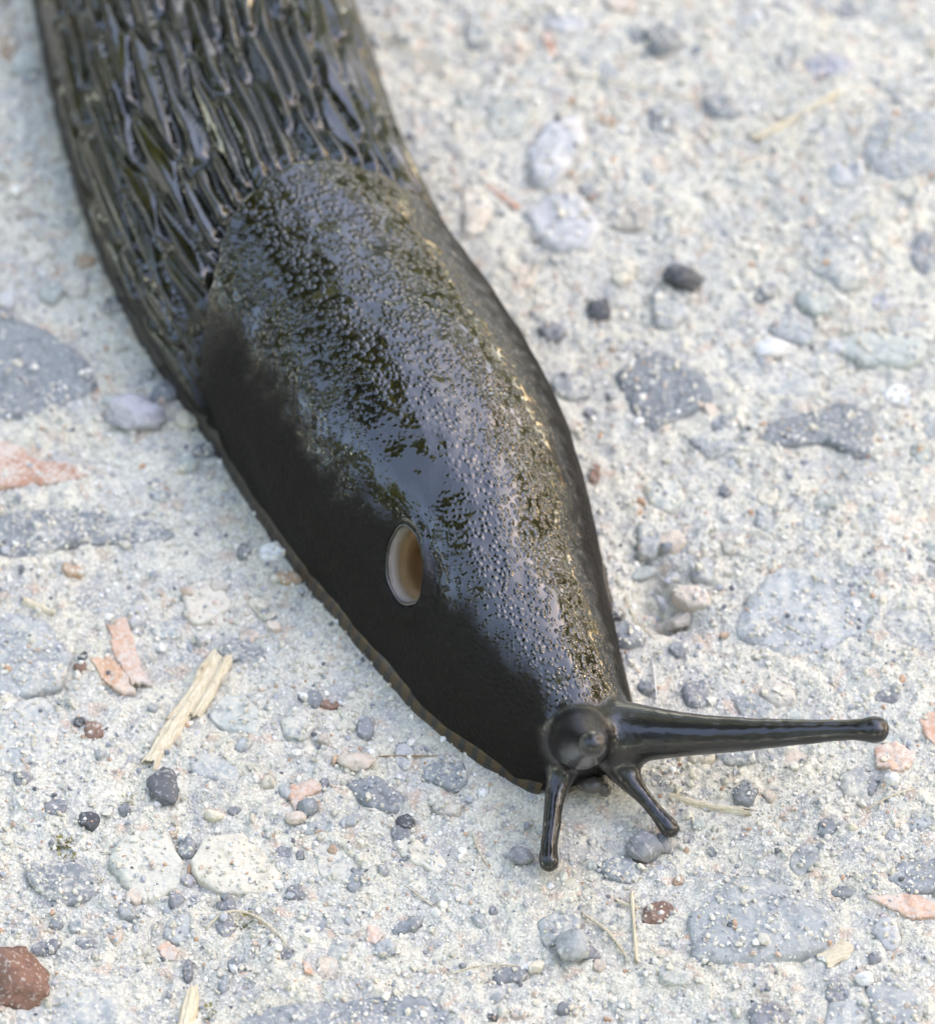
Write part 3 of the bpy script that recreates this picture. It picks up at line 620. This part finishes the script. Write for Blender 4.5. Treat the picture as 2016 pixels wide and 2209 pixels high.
def mat_pore():
    g = NT('pore_lining'); d = g.attr('depth').outputs['Fac']; v = g.n('NewGeometry').outputs['Position']
    dd = g.math('ADD', g.math('ADD', d, g.math('MULTIPLY', g.math('SINE', g.math('MULTIPLY', d, 75.)), .018)), g.math('MULTIPLY', g.math('SUBTRACT', g.noise(v, 900, 2), .5), .10))
    g.set('Base Color', g.ramp(dd, [(.05, (.008, .007, .006)), (.13, (.03, .026, .022)), (.25, (.40, .365, .33)), (.36, (.34, .28, .22)), (.46, (.30, .18, .09)), (.8, (.27, .13, .055)), (1., (.18, .07, .03))]))
    g.set('Roughness', .3); g.set('Coat Weight', .7); g.set('Coat Roughness', .08); g.set('Subsurface Weight', .3); g.set('Subsurface Radius', (.0012, .0007, .0004)); g.set('Subsurface Scale', 1.)
    g.set('Normal', g.bump(g.noise(v, 1500, 3), .0001, .8)); return g.m
add('breathing_pore', make_mesh('breathing_pore', V, F, True, {'depth': dep}), mat_pore(), root, label='pale rimmed breathing pore with brown hollow')

# foot fringe: striped skirt along the ground, each side
def mat_fringe():
    g = NT('foot_fringe_skin'); v = g.attr('skin').outputs['Vector']; sx = g.n('SeparateXYZ', {0: v}); s_ = sx.outputs[0]; zz = sx.outputs[2]
    nz = g.noise(v, .8, 2)
    st = g.math('SINE', g.math('MULTIPLY', g.math('ADD', s_, g.math('MULTIPLY', nz, .5)), 7.4))
    st = g.ramp(g.math('ADD', g.math('MULTIPLY', st, .5), .5), [(.25, 0), (.6, 1)])
    fr = g.ramp(g.math('DIVIDE', g.math('SUBTRACT', s_, 50.), 25.), [(.1, .2), (.55, 1)])
    c = g.mix(g.math('MULTIPLY', st, fr), (.022, .019, .016), g.mix(nz, (.055, .028, .010), (.085, .052, .018)))
    c = g.mix(g.ramp(zz, [(.05, .35), (.2, 0)]), c, (.09, .085, .075))
    g.set('Base Color', c); g.set('Roughness', .45); g.set('Coat Weight', .25); g.set('Coat Roughness', .15)
    g.set('Normal', g.bump(g.noise(v, 4., 3), .00008, .8)); return g.m
M_FR = mat_fringe()
sf = np.arange(SS[0] + 3, S_END - 1.2, .14); prof = np.array([(.55, -.25), (.36, -.02), (.30, .14), (.27, .35), (.20, .62), (.10, .85), (-.04, 1.02), (-.35, 1.1), (-.8, .9)])
for side in (-1, 1):
    V = []; A_ = []
    for sv in sf:
        w_ = np.interp(sv, SS, SPW); e2 = np.clip((S_END - sv) / 2.2, 0, 1); w_ *= math.sqrt(max(.04, 1 - (1 - e2) ** 2))
        k = min(1., w_ / 4.5); lift = .9 * (1 - e2) ** 2
        rip = .015 * math.sin(sv * 2.8) + .03 * float(noise2(np.array([sv / 1.2]), np.array([side * 3.]), 7)[0])
        ox, oy, ax, ay = [np.interp(sv, SS, a) for a in (SPX, SPY, NX, NY)]
        uu = side * (w_ - .12 + (prof[:, 0] + rip * (prof[:, 0] > 0)) * k); V.append(np.stack([ox + uu * ax, oy + uu * ay, prof[:, 1] * (.55 + .45 * k) + lift * .6], 1))
        A_ += [(sv, 0., max(0, z)) for z in prof[:, 1]]
    n = len(prof); V = np.vstack(V); F = np.array([(r * n + i, r * n + i + 1, (r + 1) * n + i + 1, (r + 1) * n + i) for r in range(len(sf) - 1) for i in range(n - 1)])
    add('foot_fringe', make_mesh('foot_fringe', V, F, True, {'skin': A_}), M_FR, root, label='orange and black striped edge of the foot')

# pale lips under the head
def mat_lip():
    g = NT('pale_lip'); g.set('Base Color', (.07, .062, .056, 1)); g.set('Roughness', .45); g.set('Coat Weight', .5); g.set('Subsurface Weight', .3); g.set('Subsurface Radius', (.001, .0007, .0005)); g.set('Subsurface Scale', 1.); return g.m
M_LIP = mat_lip()
for (x, y, z, a, b, c) in ((1165, 1545, 1.2, .8, .5, .45), (1190, 1556, .95, .36, .28, .5)):
    bm = bmesh.new(); bmesh.ops.create_icosphere(bm, subdivisions=3, radius=1.)
    V = np.array([v.co[:] for v in bm.verts]); F = [tuple(v.index for v in f.verts) for f in bm.faces]; bm.free()
    V = V * (1 + .12 * noise2(V[:, 0] * 2.5 + x, V[:, 1] * 2.5 + V[:, 2], 4))[:, None] * [a, b, c] + P(x, y, z)
    add('lip', make_mesh('lip', V, F), M_LIP, root)

# ------------------------------------------------------------------ loose things lying on the dirt
def mat_straw(name, c1, c2):
    g = NT(name); v = g.attr('fib').outputs['Vector']
    m = g.n('Mapping', {'Vector': v, 'Scale': (1.2, 9., 9.)}).outputs[0]
    f = g.noise(m, 1.6, 4, .6)
    c = g.mix(g.ramp(f, [(.35, 0), (.65, 1)]), c1, c2); c = g.mix(g.ramp(g.noise(v, 2.2, 3), [(.6, 0), (.72, .55)]), c, (.25, .19, .12))
    g.set('Base Color', c); g.set('Roughness', .6); g.set('Normal', g.bump(f, .00012, .8)); return g.m
M_STRAW = mat_straw('straw', (.62, .50, .33), (.80, .71, .55)); M_FIB = mat_straw('dry_fibre', (.58, .48, .33), (.74, .65, .49))
M_WHITE = mat_straw('white_fibre', (.8, .78, .72), (.9, .88, .84))

def strip(pts, width, thick, lift=.0, nw=11, seed=0, ridges=3, jag=.5):
    """flat split-straw strip along pixel points; jagged ends, ribbed top"""
    rs = np.random.default_rng(seed); p = np.array([P(*a)[:2] for a in pts]); d = np.r_[0, np.cumsum(np.hypot(*np.diff(p, axis=0).T))]
    n = max(8, int(d[-1] / .35)); t = np.linspace(0, d[-1], n); c = np.stack([np.interp(t, d, p[:, 0]), np.interp(t, d, p[:, 1])], 1)
    for _ in range(3): c[1:-1] = (c[:-2] + 2 * c[1:-1] + c[2:]) / 4
    T = np.gradient(c, axis=0); T /= np.linalg.norm(T, axis=1)[:, None]; N = np.stack([-T[:, 1], T[:, 0]], 1)
    x = np.linspace(-1, 1, nw); zs = gz(c[:, 0], c[:, 1]); base = np.polyval(np.polyfit(t, zs, min(2, n - 1)), t) if n > 3 else zs
    base = np.maximum(base, np.convolve(np.pad(zs, 2, 'edge'), np.ones(5) / 5, 'valid')) 
    j0, j1 = rs.uniform(-jag, jag, nw), rs.uniform(-jag, jag, nw); V = []; fib = []
    top = (1 - np.abs(x) ** 3) * thick + .10 * thick * np.cos(x * np.pi * ridges)
    for i in range(n):
        wv = width / 2 * (1 + .10 * math.sin(i * .9 + seed) + rs.uniform(-.05, .05)); sh = (j0 * max(0, 1 - i / 3.) + j1 * max(0, 1 - (n - 1 - i) / 3.))
        xy = c[i] + np.outer(x * wv, N[i]) + np.outer(sh, T[i])
        V.append(np.c_[xy, base[i] + lift + top + .02 * rs.normal(size=nw) * thick]); V.append(np.c_[xy[::-1] , np.full(nw, base[i] + lift - .12)])
        fib += [(t[i], k * width / 2 + seed, 0) for k in x] + [(t[i], k * width / 2 + seed, 3) for k in x[::-1]]
    m = 2 * nw; V = np.vstack(V); F = [(r * m + i, r * m + (i + 1) % m, (r + 1) * m + (i + 1) % m, (r + 1) * m + i) for r in range(n - 1) for i in range(m)]
    F += [tuple(range(m))[::-1], tuple((n - 1) * m + i for i in range(m))]
    return make_mesh('strip', V, F, False, {'fib': fib})
def thread(pts, r, lift=0., seed=0, arch=0.):
    p = np.array([P(*a)[:2] for a in pts]); d = np.r_[0, np.cumsum(np.hypot(*np.diff(p, axis=0).T))]
    n = max(10, int(d[-1] / .3)); t = np.linspace(0, d[-1], n); c = np.stack([np.interp(t, d, p[:, 0]), np.interp(t, d, p[:, 1])], 1)
    for _ in range(5): c[1:-1] = (c[:-2] + 2 * c[1:-1] + c[2:]) / 4
    z = gz(c[:, 0], c[:, 1]); 
    for _ in range(3): z[1:-1] = np.maximum(z[1:-1], (z[:-2] + z[2:]) / 2)
    z = z + r * .6 + lift + arch * np.sin(np.pi * t / d[-1])
    rr = r * (1 + .25 * noise2(t / .8, t * 0 + seed, 3)) * np.interp(t / d[-1], [0, .1, .9, 1], [.6, 1, .9, .4])
    v, f, _c = tube(np.c_[c, z, rr], 8, 1)
    return make_mesh('thread', v, f, True, {'fib': np.c_[v[:, 0], v[:, 1], v[:, 2]]})
def thing(name, me, mat, label, cat, group=None):
    o = add(name, me, mat, None, label=label, category=cat)
    if group: o['group'] = group
    return recentre(o)

st_root = bpy.data.objects.new('straw_chip', None); col.objects.link(st_root); st_root.empty_display_size = .002
st_root.location = Vector(P(365, 1400)) * MM
st_root['label'] = 'broad split piece of pale yellow straw with splintered ends, beside the pink flakes'; st_root['category'] = 'straw'
for nm, pts, wd_, th, lf, sd_, rg in (('stalk', [(428, 1300), (360, 1405), (292, 1505)], 1.05, .42, .05, 1, 3), ('splinter', [(446, 1312), (415, 1360), (385, 1408)], .62, .36, .10, 2, 2), ('splinter', [(400, 1326), (372, 1372), (333, 1418)], .42, .40, .16, 3, 1)):
    o = add(nm, strip(pts, wd_, th, lf, seed=sd_, ridges=rg), M_STRAW, st_root); o.matrix_parent_inverse = Matrix.Translation(-st_root.location)
thing('straw_piece', strip([(378, 1958), (372, 1990), (360, 2040)], .85, .4, .05, seed=5), M_STRAW, 'short flat straw stub with brown crumbs, beside the red brown lump', 'straw')
thing('straw_piece', strip([(1322, 1573), (1390, 1588), (1472, 1600)], .38, .25, .05, nw=7, seed=6, ridges=1), M_STRAW, 'thin pale straw sliver just beyond the short feelers', 'straw')
thing('straw_piece', strip([(1243, 1758), (1247, 1820), (1252, 1892)], .20, .18, .12, nw=5, seed=7, ridges=1, jag=.15), M_STRAW, 'upright thin straw with crossing bits beside the large grey stone', 'straw')
thing('straw_piece', strip([(1212, 1768), (1236, 1778), (1262, 1790)], .30, .2, .02, nw=5, seed=8, ridges=1, jag=.15), M_STRAW, 'tiny straw bit crossing the end of a thin upright straw', 'straw')
thing('straw_chip', strip([(1620, 1893), (1645, 1880), (1668, 1866)], 1.05, .22, .06, seed=9, ridges=2, jag=.2), M_STRAW, 'small square yellow straw chip on the rim of the large grey stone', 'straw')
thing('straw_piece', strip([(1490, 272), (1560, 238), (1640, 196)], .4, .2, .1, nw=7, seed=10, ridges=1), M_STRAW, 'blurred tan straw lying far behind the slug', 'straw')
thing('straw_chip', strip([(48, 1185), (75, 1194), (104, 1204)], .45, .25, .05, nw=7, seed=11, ridges=1, jag=.15), M_STRAW, 'small cream straw chip near the orange specks', 'straw')
for pts, r, lab, mt, arch in (
    ([(405, 1835), (425, 1805), (470, 1794), (520, 1820), (570, 1872)], .07, 'bent dry grass fibre arched over a green moss tuft', M_FIB, .35),
    ([(480, 1795), (505, 1808), (540, 1850), (560, 1866)], .05, 'short second fibre beside the bent dry grass fibre', M_FIB, .2),
    ([(1145, 1795), (1170, 1812), (1190, 1830), (1210, 1850), (1238, 1890)], .11, 'knotted tan root thread beside the thin upright straw', M_FIB, .1),
    ([(880, 1925), (930, 1905), (985, 1898), (1040, 1902)], .045, 'pale curved hair of grass beside the dark chip', M_FIB, .15),
    ([(1283, 1290), (1288, 1330), (1294, 1385)], .05, 'fine white bristle standing behind the long feeler', M_WHITE, .2),
    ([(930, 1640), (935, 1665), (965, 1712)], .05, 'faint dry fibre left of the short feelers', M_FIB, .1),
    ([(1700, 1602), (1740, 1580), (1800, 1560)], .05, 'thin straw thread under the long feeler', M_FIB, .1),
    ([(1228, 1150), (1235, 1190), (1260, 1230), (1300, 1262)], .06, 'pale rootlet curving around the broken hollow', M_FIB, .1),
    ([(700, 52), (800, 95), (930, 190)], .05, 'blurred dry stem behind the ridged back', M_FIB, .2),
    ([(1100, 145), (1200, 160), (1330, 190), (1430, 196)], .05, 'blurred grey stem crossing the far dirt', M_FIB, .2),
    ([(800, 1745), (825, 1765), (852, 1786)], .055, 'short pale fibre near the cream stone', M_FIB, .1),
    ([(340, 1640), (352, 1628)], .07, 'tiny tan splinter above the pale green stone', M_FIB, 0),
    ([(745, 1486), (790, 1491), (820, 1487), (862, 1490)], .06, 'brown rootlet running under the foot edge', mat_straw('brown_root', (.30, .17, .08), (.45, .28, .15)), .0)):
    thing('dry_fibre', thread(pts, r, seed=len(lab), arch=arch), mt, lab, 'plant fibre')

# bark flakes: thin curled plates
def mat_flake(name, c1, c2):
    g = NT(name); v = g.n('NewGeometry').outputs['Position']; f = g.noise(v, 1300, 4, .65); fine = g.noise(v, 4200, 2)
    c = g.mix(g.ramp(f, [(.35, 0), (.65, 1)]), c1, c2); c = g.mix(g.ramp(g.math('ADD', g.math('MULTIPLY', fine, .5), g.math('MULTIPLY', g.noise(v, 500, 3), .5)), [(.44, 0), (.58, .8)]), c, (.64, .57, .50))
    g.set('Base Color', c); g.set('Roughness', .75); g.set('Normal', g.bump(f, .00015, .8)); return g.m
def flake(pts, thick, lift=.1, curl=.3, seed=0):
    p = np.array([P(*a)[:2] for a in pts]); c, R = poly_radii(p); rs = np.random.default_rng(seed)
    n = 72; ang = np.linspace(0, 2 * np.pi, n, endpoint=False); R = np.interp(ang, np.r_[ANG, 2 * np.pi], np.r_[R, R[0]]) * (1 + rs.normal(0, .035, n) + .10 * noise2(np.cos(ang) * 5 + seed, np.sin(ang) * 5, 8))
    g0 = float(np.percentile(gz(c[0] + R * .7 * np.cos(ang), c[1] + R * .7 * np.sin(ang)), 75)); V = []; ax = rs.uniform(0, np.pi)
    L_ = R.max()
    def zz(x, y): return g0 + lift + curl * (((x - c[0]) * math.cos(ax) + (y - c[1]) * math.sin(ax)) / L_) ** 2 + .10 * noise2(x / .7, y / .7, seed) + .10 * noise2(x / .35, y / .35, seed + 1)
    for t, dz in ((.2, -thick - .3), (.97, -thick - .25), (1., -thick * .5), (.98, -.03), (.9, 0), (.7, .01), (.45, .02), (.2, .02)):
        x, y = c[0] + R * t * np.cos(ang), c[1] + R * t * np.sin(ang); V.append(np.stack([x, y, zz(x, y) + dz], 1))
    V = np.vstack(V); F = [(r * n + i, r * n + (i + 1) % n, (r + 1) * n + (i + 1) % n, (r + 1) * n + i) for r in range(7) for i in range(n)]
    F += [tuple(range(n))[::-1], tuple(7 * n + i for i in range(n))]
    return make_mesh('flake', V, F, True)
M_PINK = mat_flake('pink_bark', (.60, .33, .22), (.66, .45, .34)); M_RED = mat_flake('red_bark', (.42, .20, .13), (.52, .31, .22)); M_OR = mat_flake('orange_bark', (.58, .30, .17), (.66, .44, .31))
def qq(r, L): return [q(r, *p) for p in L]
for nm, pts, mt, th, cu, lab in (
    ('bark_flake', qq(3, [(-60,400),(80,430),(150,490),(280,500),(335,560),(260,575),(100,590),(-60,605)]), M_RED, .4, .25, 'broad reddish bark flake lying on the bluish stone'),
    ('bark_flake', qq(3, [(425,1120),(500,1080),(525,1180),(560,1290),(610,1350),(520,1350),(440,1220)]), M_PINK, .3, .3, 'long pink orange bark flake, upper of two beside the straw'),
    ('bark_flake', qq(3, [(355,1255),(420,1230),(490,1300),(540,1390),(470,1380),(400,1330)]), M_OR, .35, .35, 'orange bark flake lying against a longer pink flake'),
    ('bark_flake', qq(6, [(1555,850),(1640,845),(1740,840),(1850,880),(1850,930),(1740,935),(1640,890)]), M_PINK, .25, .3, 'thin ragged salmon bark flake beyond the square straw chip'),
    ('bark_flake', qq(6, [(1600,280),(1680,255),(1760,290),(1750,350),(1690,375),(1610,345)]), M_PINK, .3, .2, 'pink bark flake below the tip of the long feeler'),
    ('bark_flake', qq(6, [(1770,160),(1860,120),(1860,290),(1800,230)]), M_PINK, .3, .2, 'pink flake past the end of the long feeler'),
    ('bark_flake', qq(5, [(620,1040),(660,1010),(700,1050),(690,1090),(640,1085)]), M_PINK, .2, .15, 'small pink flake above the short straw stub'),
    ('bark_flake', qq(5, [(1445,970),(1490,960),(1510,1000),(1480,1035),(1440,1020)]), M_PINK, .35, .1, 'small salmon chip beside a bluish pebble'),
    ('bark_flake', qq(5, [(1190,1110),(1220,1120),(1235,1165),(1200,1160)]), M_OR, .2, .2, 'tiny curled orange scale'),
    ('bark_flake', qq(5, [(1140,410),(1250,390),(1270,430),(1200,460),(1160,520),(1140,460)]), M_PINK, .25, .15, 'pale pink forked flake beside a dark angular pebble'),
    ('bark_flake', qq(2, [(60,735),(100,735),(215,820),(205,845),(140,800)]), M_RED, .4, .1, 'brown twig bit wedged against the pale grey stone'),
    ('bark_flake', qq(2, [(295,130),(330,130),(355,220),(330,240),(300,180)]), M_RED, .5, .1, 'dark red brown splinter in the far dirt')):
    thing(nm, flake(pts, th, .12, cu, seed=len(lab)), mt, lab, 'bark flake')

# loose pebbles
def pebble(x, y, rx, ry, rz, seed, sink=.3, planes=9, tilt=0.):
    """pixel centre and half sizes in pixels, height in mm"""
    rs = np.random.default_rng(seed); bm = bmesh.new(); bmesh.ops.create_icosphere(bm, subdivisions=4, radius=1.)
    V = np.array([v.co[:] for v in bm.verts]); F = [tuple(v.index for v in f.verts) for f in bm.faces]; bm.free()
    n = rs.normal(size=(planes, 3)); n /= np.linalg.norm(n, axis=1)[:, None]; d = rs.uniform(.62, .95, planes)
    dots = V @ n.T; r = np.min(np.where(dots > .05, d / np.maximum(dots, .05), 9), axis=1).clip(.5, 1.05)
    V = V * r[:, None]; V *= (1 + .08 * noise2(V[:, 0] * 3 + seed, V[:, 1] * 3 + V[:, 2] * 2, 5) + .05 * noise2(V[:, 0] * 9, V[:, 1] * 9 + V[:, 2] * 7, 6))[:, None]
    f = FRAME / W; V = V * [rx * f * 1.1, ry * f * 1.1, rz * .5]
    ct, s_t = math.cos(tilt), math.sin(tilt); V[:, :2] = np.stack([V[:, 0] * ct - V[:, 1] * s_t, V[:, 0] * s_t + V[:, 1] * ct], 1)
    c = P(x, y, rz * .25); V = V + [c[0], c[1], float(gz(c[0], c[1])) + rz * (.5 - sink)]
    return make_mesh('pebble', V, F)
for x, y, rx, ry, rz, k, du, sk, tl, lab in (
    (1268, 1670, 36, 27, 1.5, 'n', .3, .15, -.4, 'rounded dark grey pebble below the right short feeler'),
    (1306, 1662, 19, 21, 1.1, 'n', .3, .2, 0, 'smaller dark pebble leaning on a rounded dark grey pebble'),
    (1025, 1693, 24, 17, .9, 'n', .15, .2, -.5, 'elongated dark pebble left of the left short feeler'),
    (1127, 1861, 35, 30, 1.6, 'c', .4, .2, .3, 'rounded pale grey pebble in front of a dusty stone'),
    (328, 1545, 30, 44, 1.0, 's', .34, .4, .5, 'dark slate chip at the end of the broad straw'),
    (605, 1592, 19, 17, 1.0, 'b', .05, .2, .4, 'angular dark blue pebble beside the forked pink flake'),
    (420, 1604, 19, 12, .8, 'y', .2, .2, 0, 'small whitish pebble below the broad straw'),
    (582, 1613, 18, 13, .7, 'p', .3, .2, 0, 'small pinkish crumb beside the angular dark blue pebble'),
    (700, 1498, 33, 19, 1.0, 'p', .3, .25, 0, 'peach coloured pebble near the striped foot edge'),
    (28, 1928, 58, 66, 3.0, 'k', .36, .35, .6, 'rough red brown lump of brick like rock'),
    (262, 818, 56, 40, 2.0, 'v', .25, .3, -.1, 'flat lavender grey stone in the shade of the slug'),
    (1345, 552, 38, 24, 1.5, 'd', .05, .2, -.3, 'shiny black pebble far behind the slug'),
    (1182, 600, 24, 26, 1.2, 'd', .2, .45, .2, 'dark brown pebble in a small hole'),
    (1527, 684, 38, 22, 1.3, 'w', .05, .25, .1, 'clean white pebble above the bluish stones'),
    (1702, 1928, 16, 13, .9, 'w', .0, .2, 0, 'tiny clear white pebble beside the bluish stone'),
    (1755, 1545, 14, 12, .8, 'w', .0, .2, 0, 'tiny white pebble below the pink flake'),
    (1054, 1900, 16, 11, .7, 'y', .2, .2, .5, 'tiny yellowish crumb near the pale curved hair'),
    (1303, 1142, 10, 26, 1.3, 'l', .5, .5, .3, 'pale clod standing in the broken hollow'),
    (1348, 1186, 32, 18, 1.3, 't', .5, .35, .6, 'grey brown clod across the broken hollow'),
    (1262, 1100, 30, 16, 1.0, 'g', .4, .35, .2, 'greenish clod at the far rim of the hollow')):
    o = thing('pebble', pebble(x, y, rx, ry, rz, int(x + y), sk, 9, tl), M_STONE, lab, 'pebble'); o.color = (*COL[k], du)

# moss tufts
def mat_moss():
    g = NT('moss'); g.set('Base Color', (.34, .31, .11, 1)); g.set('Roughness', .7); return g.m
M_MOSS = mat_moss()
for x, y, r, n, lab in ((122, 1655, .55, 26, 'small yellow green moss tuft near the bluish stone'), (133, 1674, .4, 18, 'smaller moss tuft next to another on the left dirt'), (478, 1812, .5, 24, 'moss tuft under the bent dry fibre'),
                        (255, 1572, .35, 14, 'tiny green moss speck near the dark slate chip'), (1398, 1055, .35, 12, 'tiny green moss speck right of the slug'), (405, 1995, .5, 22, 'moss tuft beside the short straw stub')):
    c = P(x, y); rs = np.random.default_rng(int(x)); V = []; F = []
    for i in range(n):
        a, d = rs.uniform(0, 6.28), r * math.sqrt(rs.uniform()); b = np.array([c[0] + d * math.cos(a), c[1] + d * math.sin(a), 0]); b[2] = float(gz(b[0], b[1])) - .05
        L_ = rs.uniform(.15, .35) * (r / .5) ** .5; t = rs.uniform(0, 6.28); ln = np.array([math.cos(a) * .5 + rs.normal(0, .3), math.sin(a) * .5 + rs.normal(0, .3), 1.]); ln *= L_ / np.linalg.norm(ln)
        sd_ = np.array([math.cos(t), math.sin(t), 0]) * .09; k = len(V); V += [b - sd_, b + sd_, b + ln * .6 + sd_ * 1.2, b + ln, b + ln * .6 - sd_ * 1.2]; F.append((k, k + 1, k + 2, k + 3, k + 4))
    thing('moss_tuft', make_mesh('moss', np.array(V), F, False), M_MOSS, lab, 'moss')

# ------------------------------------------------------------------ trees round the path (they shade it and mirror in the wet skin)
def mat_leaf():
    g = NT('leaf'); oi = g.n('ObjectInfo'); v = g.n('NewGeometry').outputs['Position']
    g.set('Base Color', g.mix(g.noise(v, 3., 2), (.09, .12, .015), (.17, .20, .03))); g.set('Roughness', .55)
    tr = g.n('BsdfTranslucent', {'Color': (.40, .42, .04, 1)}); mx_ = g.n('MixShader', {0: .5}); out = g.t.nodes['Material Output']
    g.t.links.new(g.b.outputs[0], mx_.inputs[1]); g.t.links.new(tr.outputs[0], mx_.inputs[2]); g.t.links.new(mx_.outputs[0], out.inputs['Surface']); return g.m
def mat_trunk():
    g = NT('bark'); v = g.n('NewGeometry').outputs['Position']; n = g.noise(v, 9., 5); g.set('Base Color', g.mix(n, (.09, .07, .05), (.2, .17, .13))); g.set('Roughness', .9); g.set('Normal', g.bump(n, .03)); return g.m
M_LEAF, M_TRUNK = mat_leaf(), mat_trunk()
def tree_meshes(hh, cr, nl, seed, bare=2):
    """height m, crown radius m; in mm for make_mesh"""
    rs = np.random.default_rng(seed); v, f = [], []; k0 = 0; ends = []
    def limb(a, b, r0, r1):
        nonlocal k0
        t = np.linspace(0, 1, 7)[:, None]; bend = rs.normal(0, .06, 3) * np.linalg.norm(b - a)
        c = a + (b - a) * t + bend * np.sin(np.pi * t); vv, ff, _ = tube(np.c_[c, np.linspace(r0, r1, 7)], 9, 2)
        v.append(vv); f.extend([tuple(i + k0 for i in q_) for q_ in ff]); k0 += len(vv); return c
    top = np.array([rs.normal(0, .2), rs.normal(0, .2), hh * .8]); tr = limb(np.zeros(3) - [0, 0, .1], top, .035 * hh, .012 * hh)
    for i in range(11):
        b = tr[bare + i % (7 - bare)]; a = i * 2.4 + rs.uniform(-.3, .3); e = b + np.array([math.cos(a), math.sin(a), rs.uniform(.1, .7)]) * cr * rs.uniform(.6, .95); limb(b, e, .011 * hh, .004 * hh); ends.append(e)
    ends = np.array(ends + [top]); cl = np.repeat(ends, 5, 0) + rs.normal(0, .28 * cr, (len(ends) * 5, 3))
    ci = rs.integers(0, len(cl), nl); p = cl[ci] + rs.normal(0, .11 * cr, (nl, 3)); p[:, 2] = np.where(p[:, 2] < hh * .05, rs.uniform(.05, .6, nl) * hh, p[:, 2])
    n1 = rs.normal(size=(nl, 3)); n1 /= np.linalg.norm(n1, axis=1)[:, None]; n2 = np.cross(n1, rs.normal(size=(nl, 3))); n2 /= np.linalg.norm(n2, axis=1)[:, None]
    sz = rs.uniform(.06, .13, (nl, 1)); L = np.stack([p - n1 * sz, p + n2 * sz * .55, p + n1 * sz, p - n2 * sz * .55], 1).reshape(-1, 3)
    return make_mesh('trunk', np.vstack(v) * 1000, f), make_mesh('crown', L * 1000, np.arange(nl * 4).reshape(-1, 4), False)
TM = [tree_meshes(8.5, 2.9, 9000, 1), tree_meshes(5.5, 2.2, 7000, 2), tree_meshes(3.2, 2.3, 7000, 3), tree_meshes(5.6, 1.25, 16000, 4, 5)]
for m_ in TM: m_[0].materials.append(M_TRUNK); m_[1].materials.append(M_LEAF)
for x, y, k, rz, sc_, lab in ((-3.0, 6.6, 0, 0, 1., 'tall broadleaf tree beyond the path, straight behind the slug'), (2.6, 9.0, 0, 2., 1., 'tall broadleaf tree beyond the path, behind the long feeler'),
                         (6.2, 2.0, 0, 4., .95, 'tall broadleaf tree far beyond the tip of the long feeler'), (8.4, 3.2, 0, 1., 1.05, 'tall broadleaf tree behind another, on the side the long feeler points to'), (8.6, -2.0, 1, 1., .8, 'low broadleaf tree on the side the long feeler points to'), (5.6, -5.6, 0, 1.7, .9, 'tall broadleaf tree on the near side, feeler end'),
                         
                         (-3.6, -6.2, 0, 2.6, .95, 'tall broadleaf tree on the near side, pore end'), (1.2, -6.8, 0, 3., .9, 'tall broadleaf tree on the near side of the path'), (-7.4, 3.0, 1, 2., 1., 'low broadleaf tree on the side of the breathing pore'), (-7.5, -3.0, 1, 5., .9, 'second low broadleaf tree on the side of the breathing pore'),
                         (-2.1, 1.25, 3, .7, 1., 'slender young tree with a small high crown beside the path'),
                         *[(9.5 * math.sin(a), 9.5 * math.cos(a), 2, a * 3, 1. + .15 * math.sin(a * 5), 'dense round bush of an added, unseen hedge that blocks the low sky') for a in np.linspace(0, 2 * np.pi, 15)[:-1] + .2]):  # bush ring is added out of view to block the bright horizon in reflections
    r_ = bpy.data.objects.new('bush' if k == 2 else 'tree', None); col.objects.link(r_); r_.location = (x, y, 0); r_.rotation_euler = (0, 0, rz); r_.scale = (sc_,) * 3
    r_['label'] = lab; r_['category'] = 'bush' if k == 2 else 'tree'; r_['group'] = 'bushes of the added hedge' if k == 2 else 'trees round the path'
    for nm, me_ in zip(('trunk', 'crown'), TM[k]):
        o = bpy.data.objects.new(nm, me_); col.objects.link(o); o.parent = r_
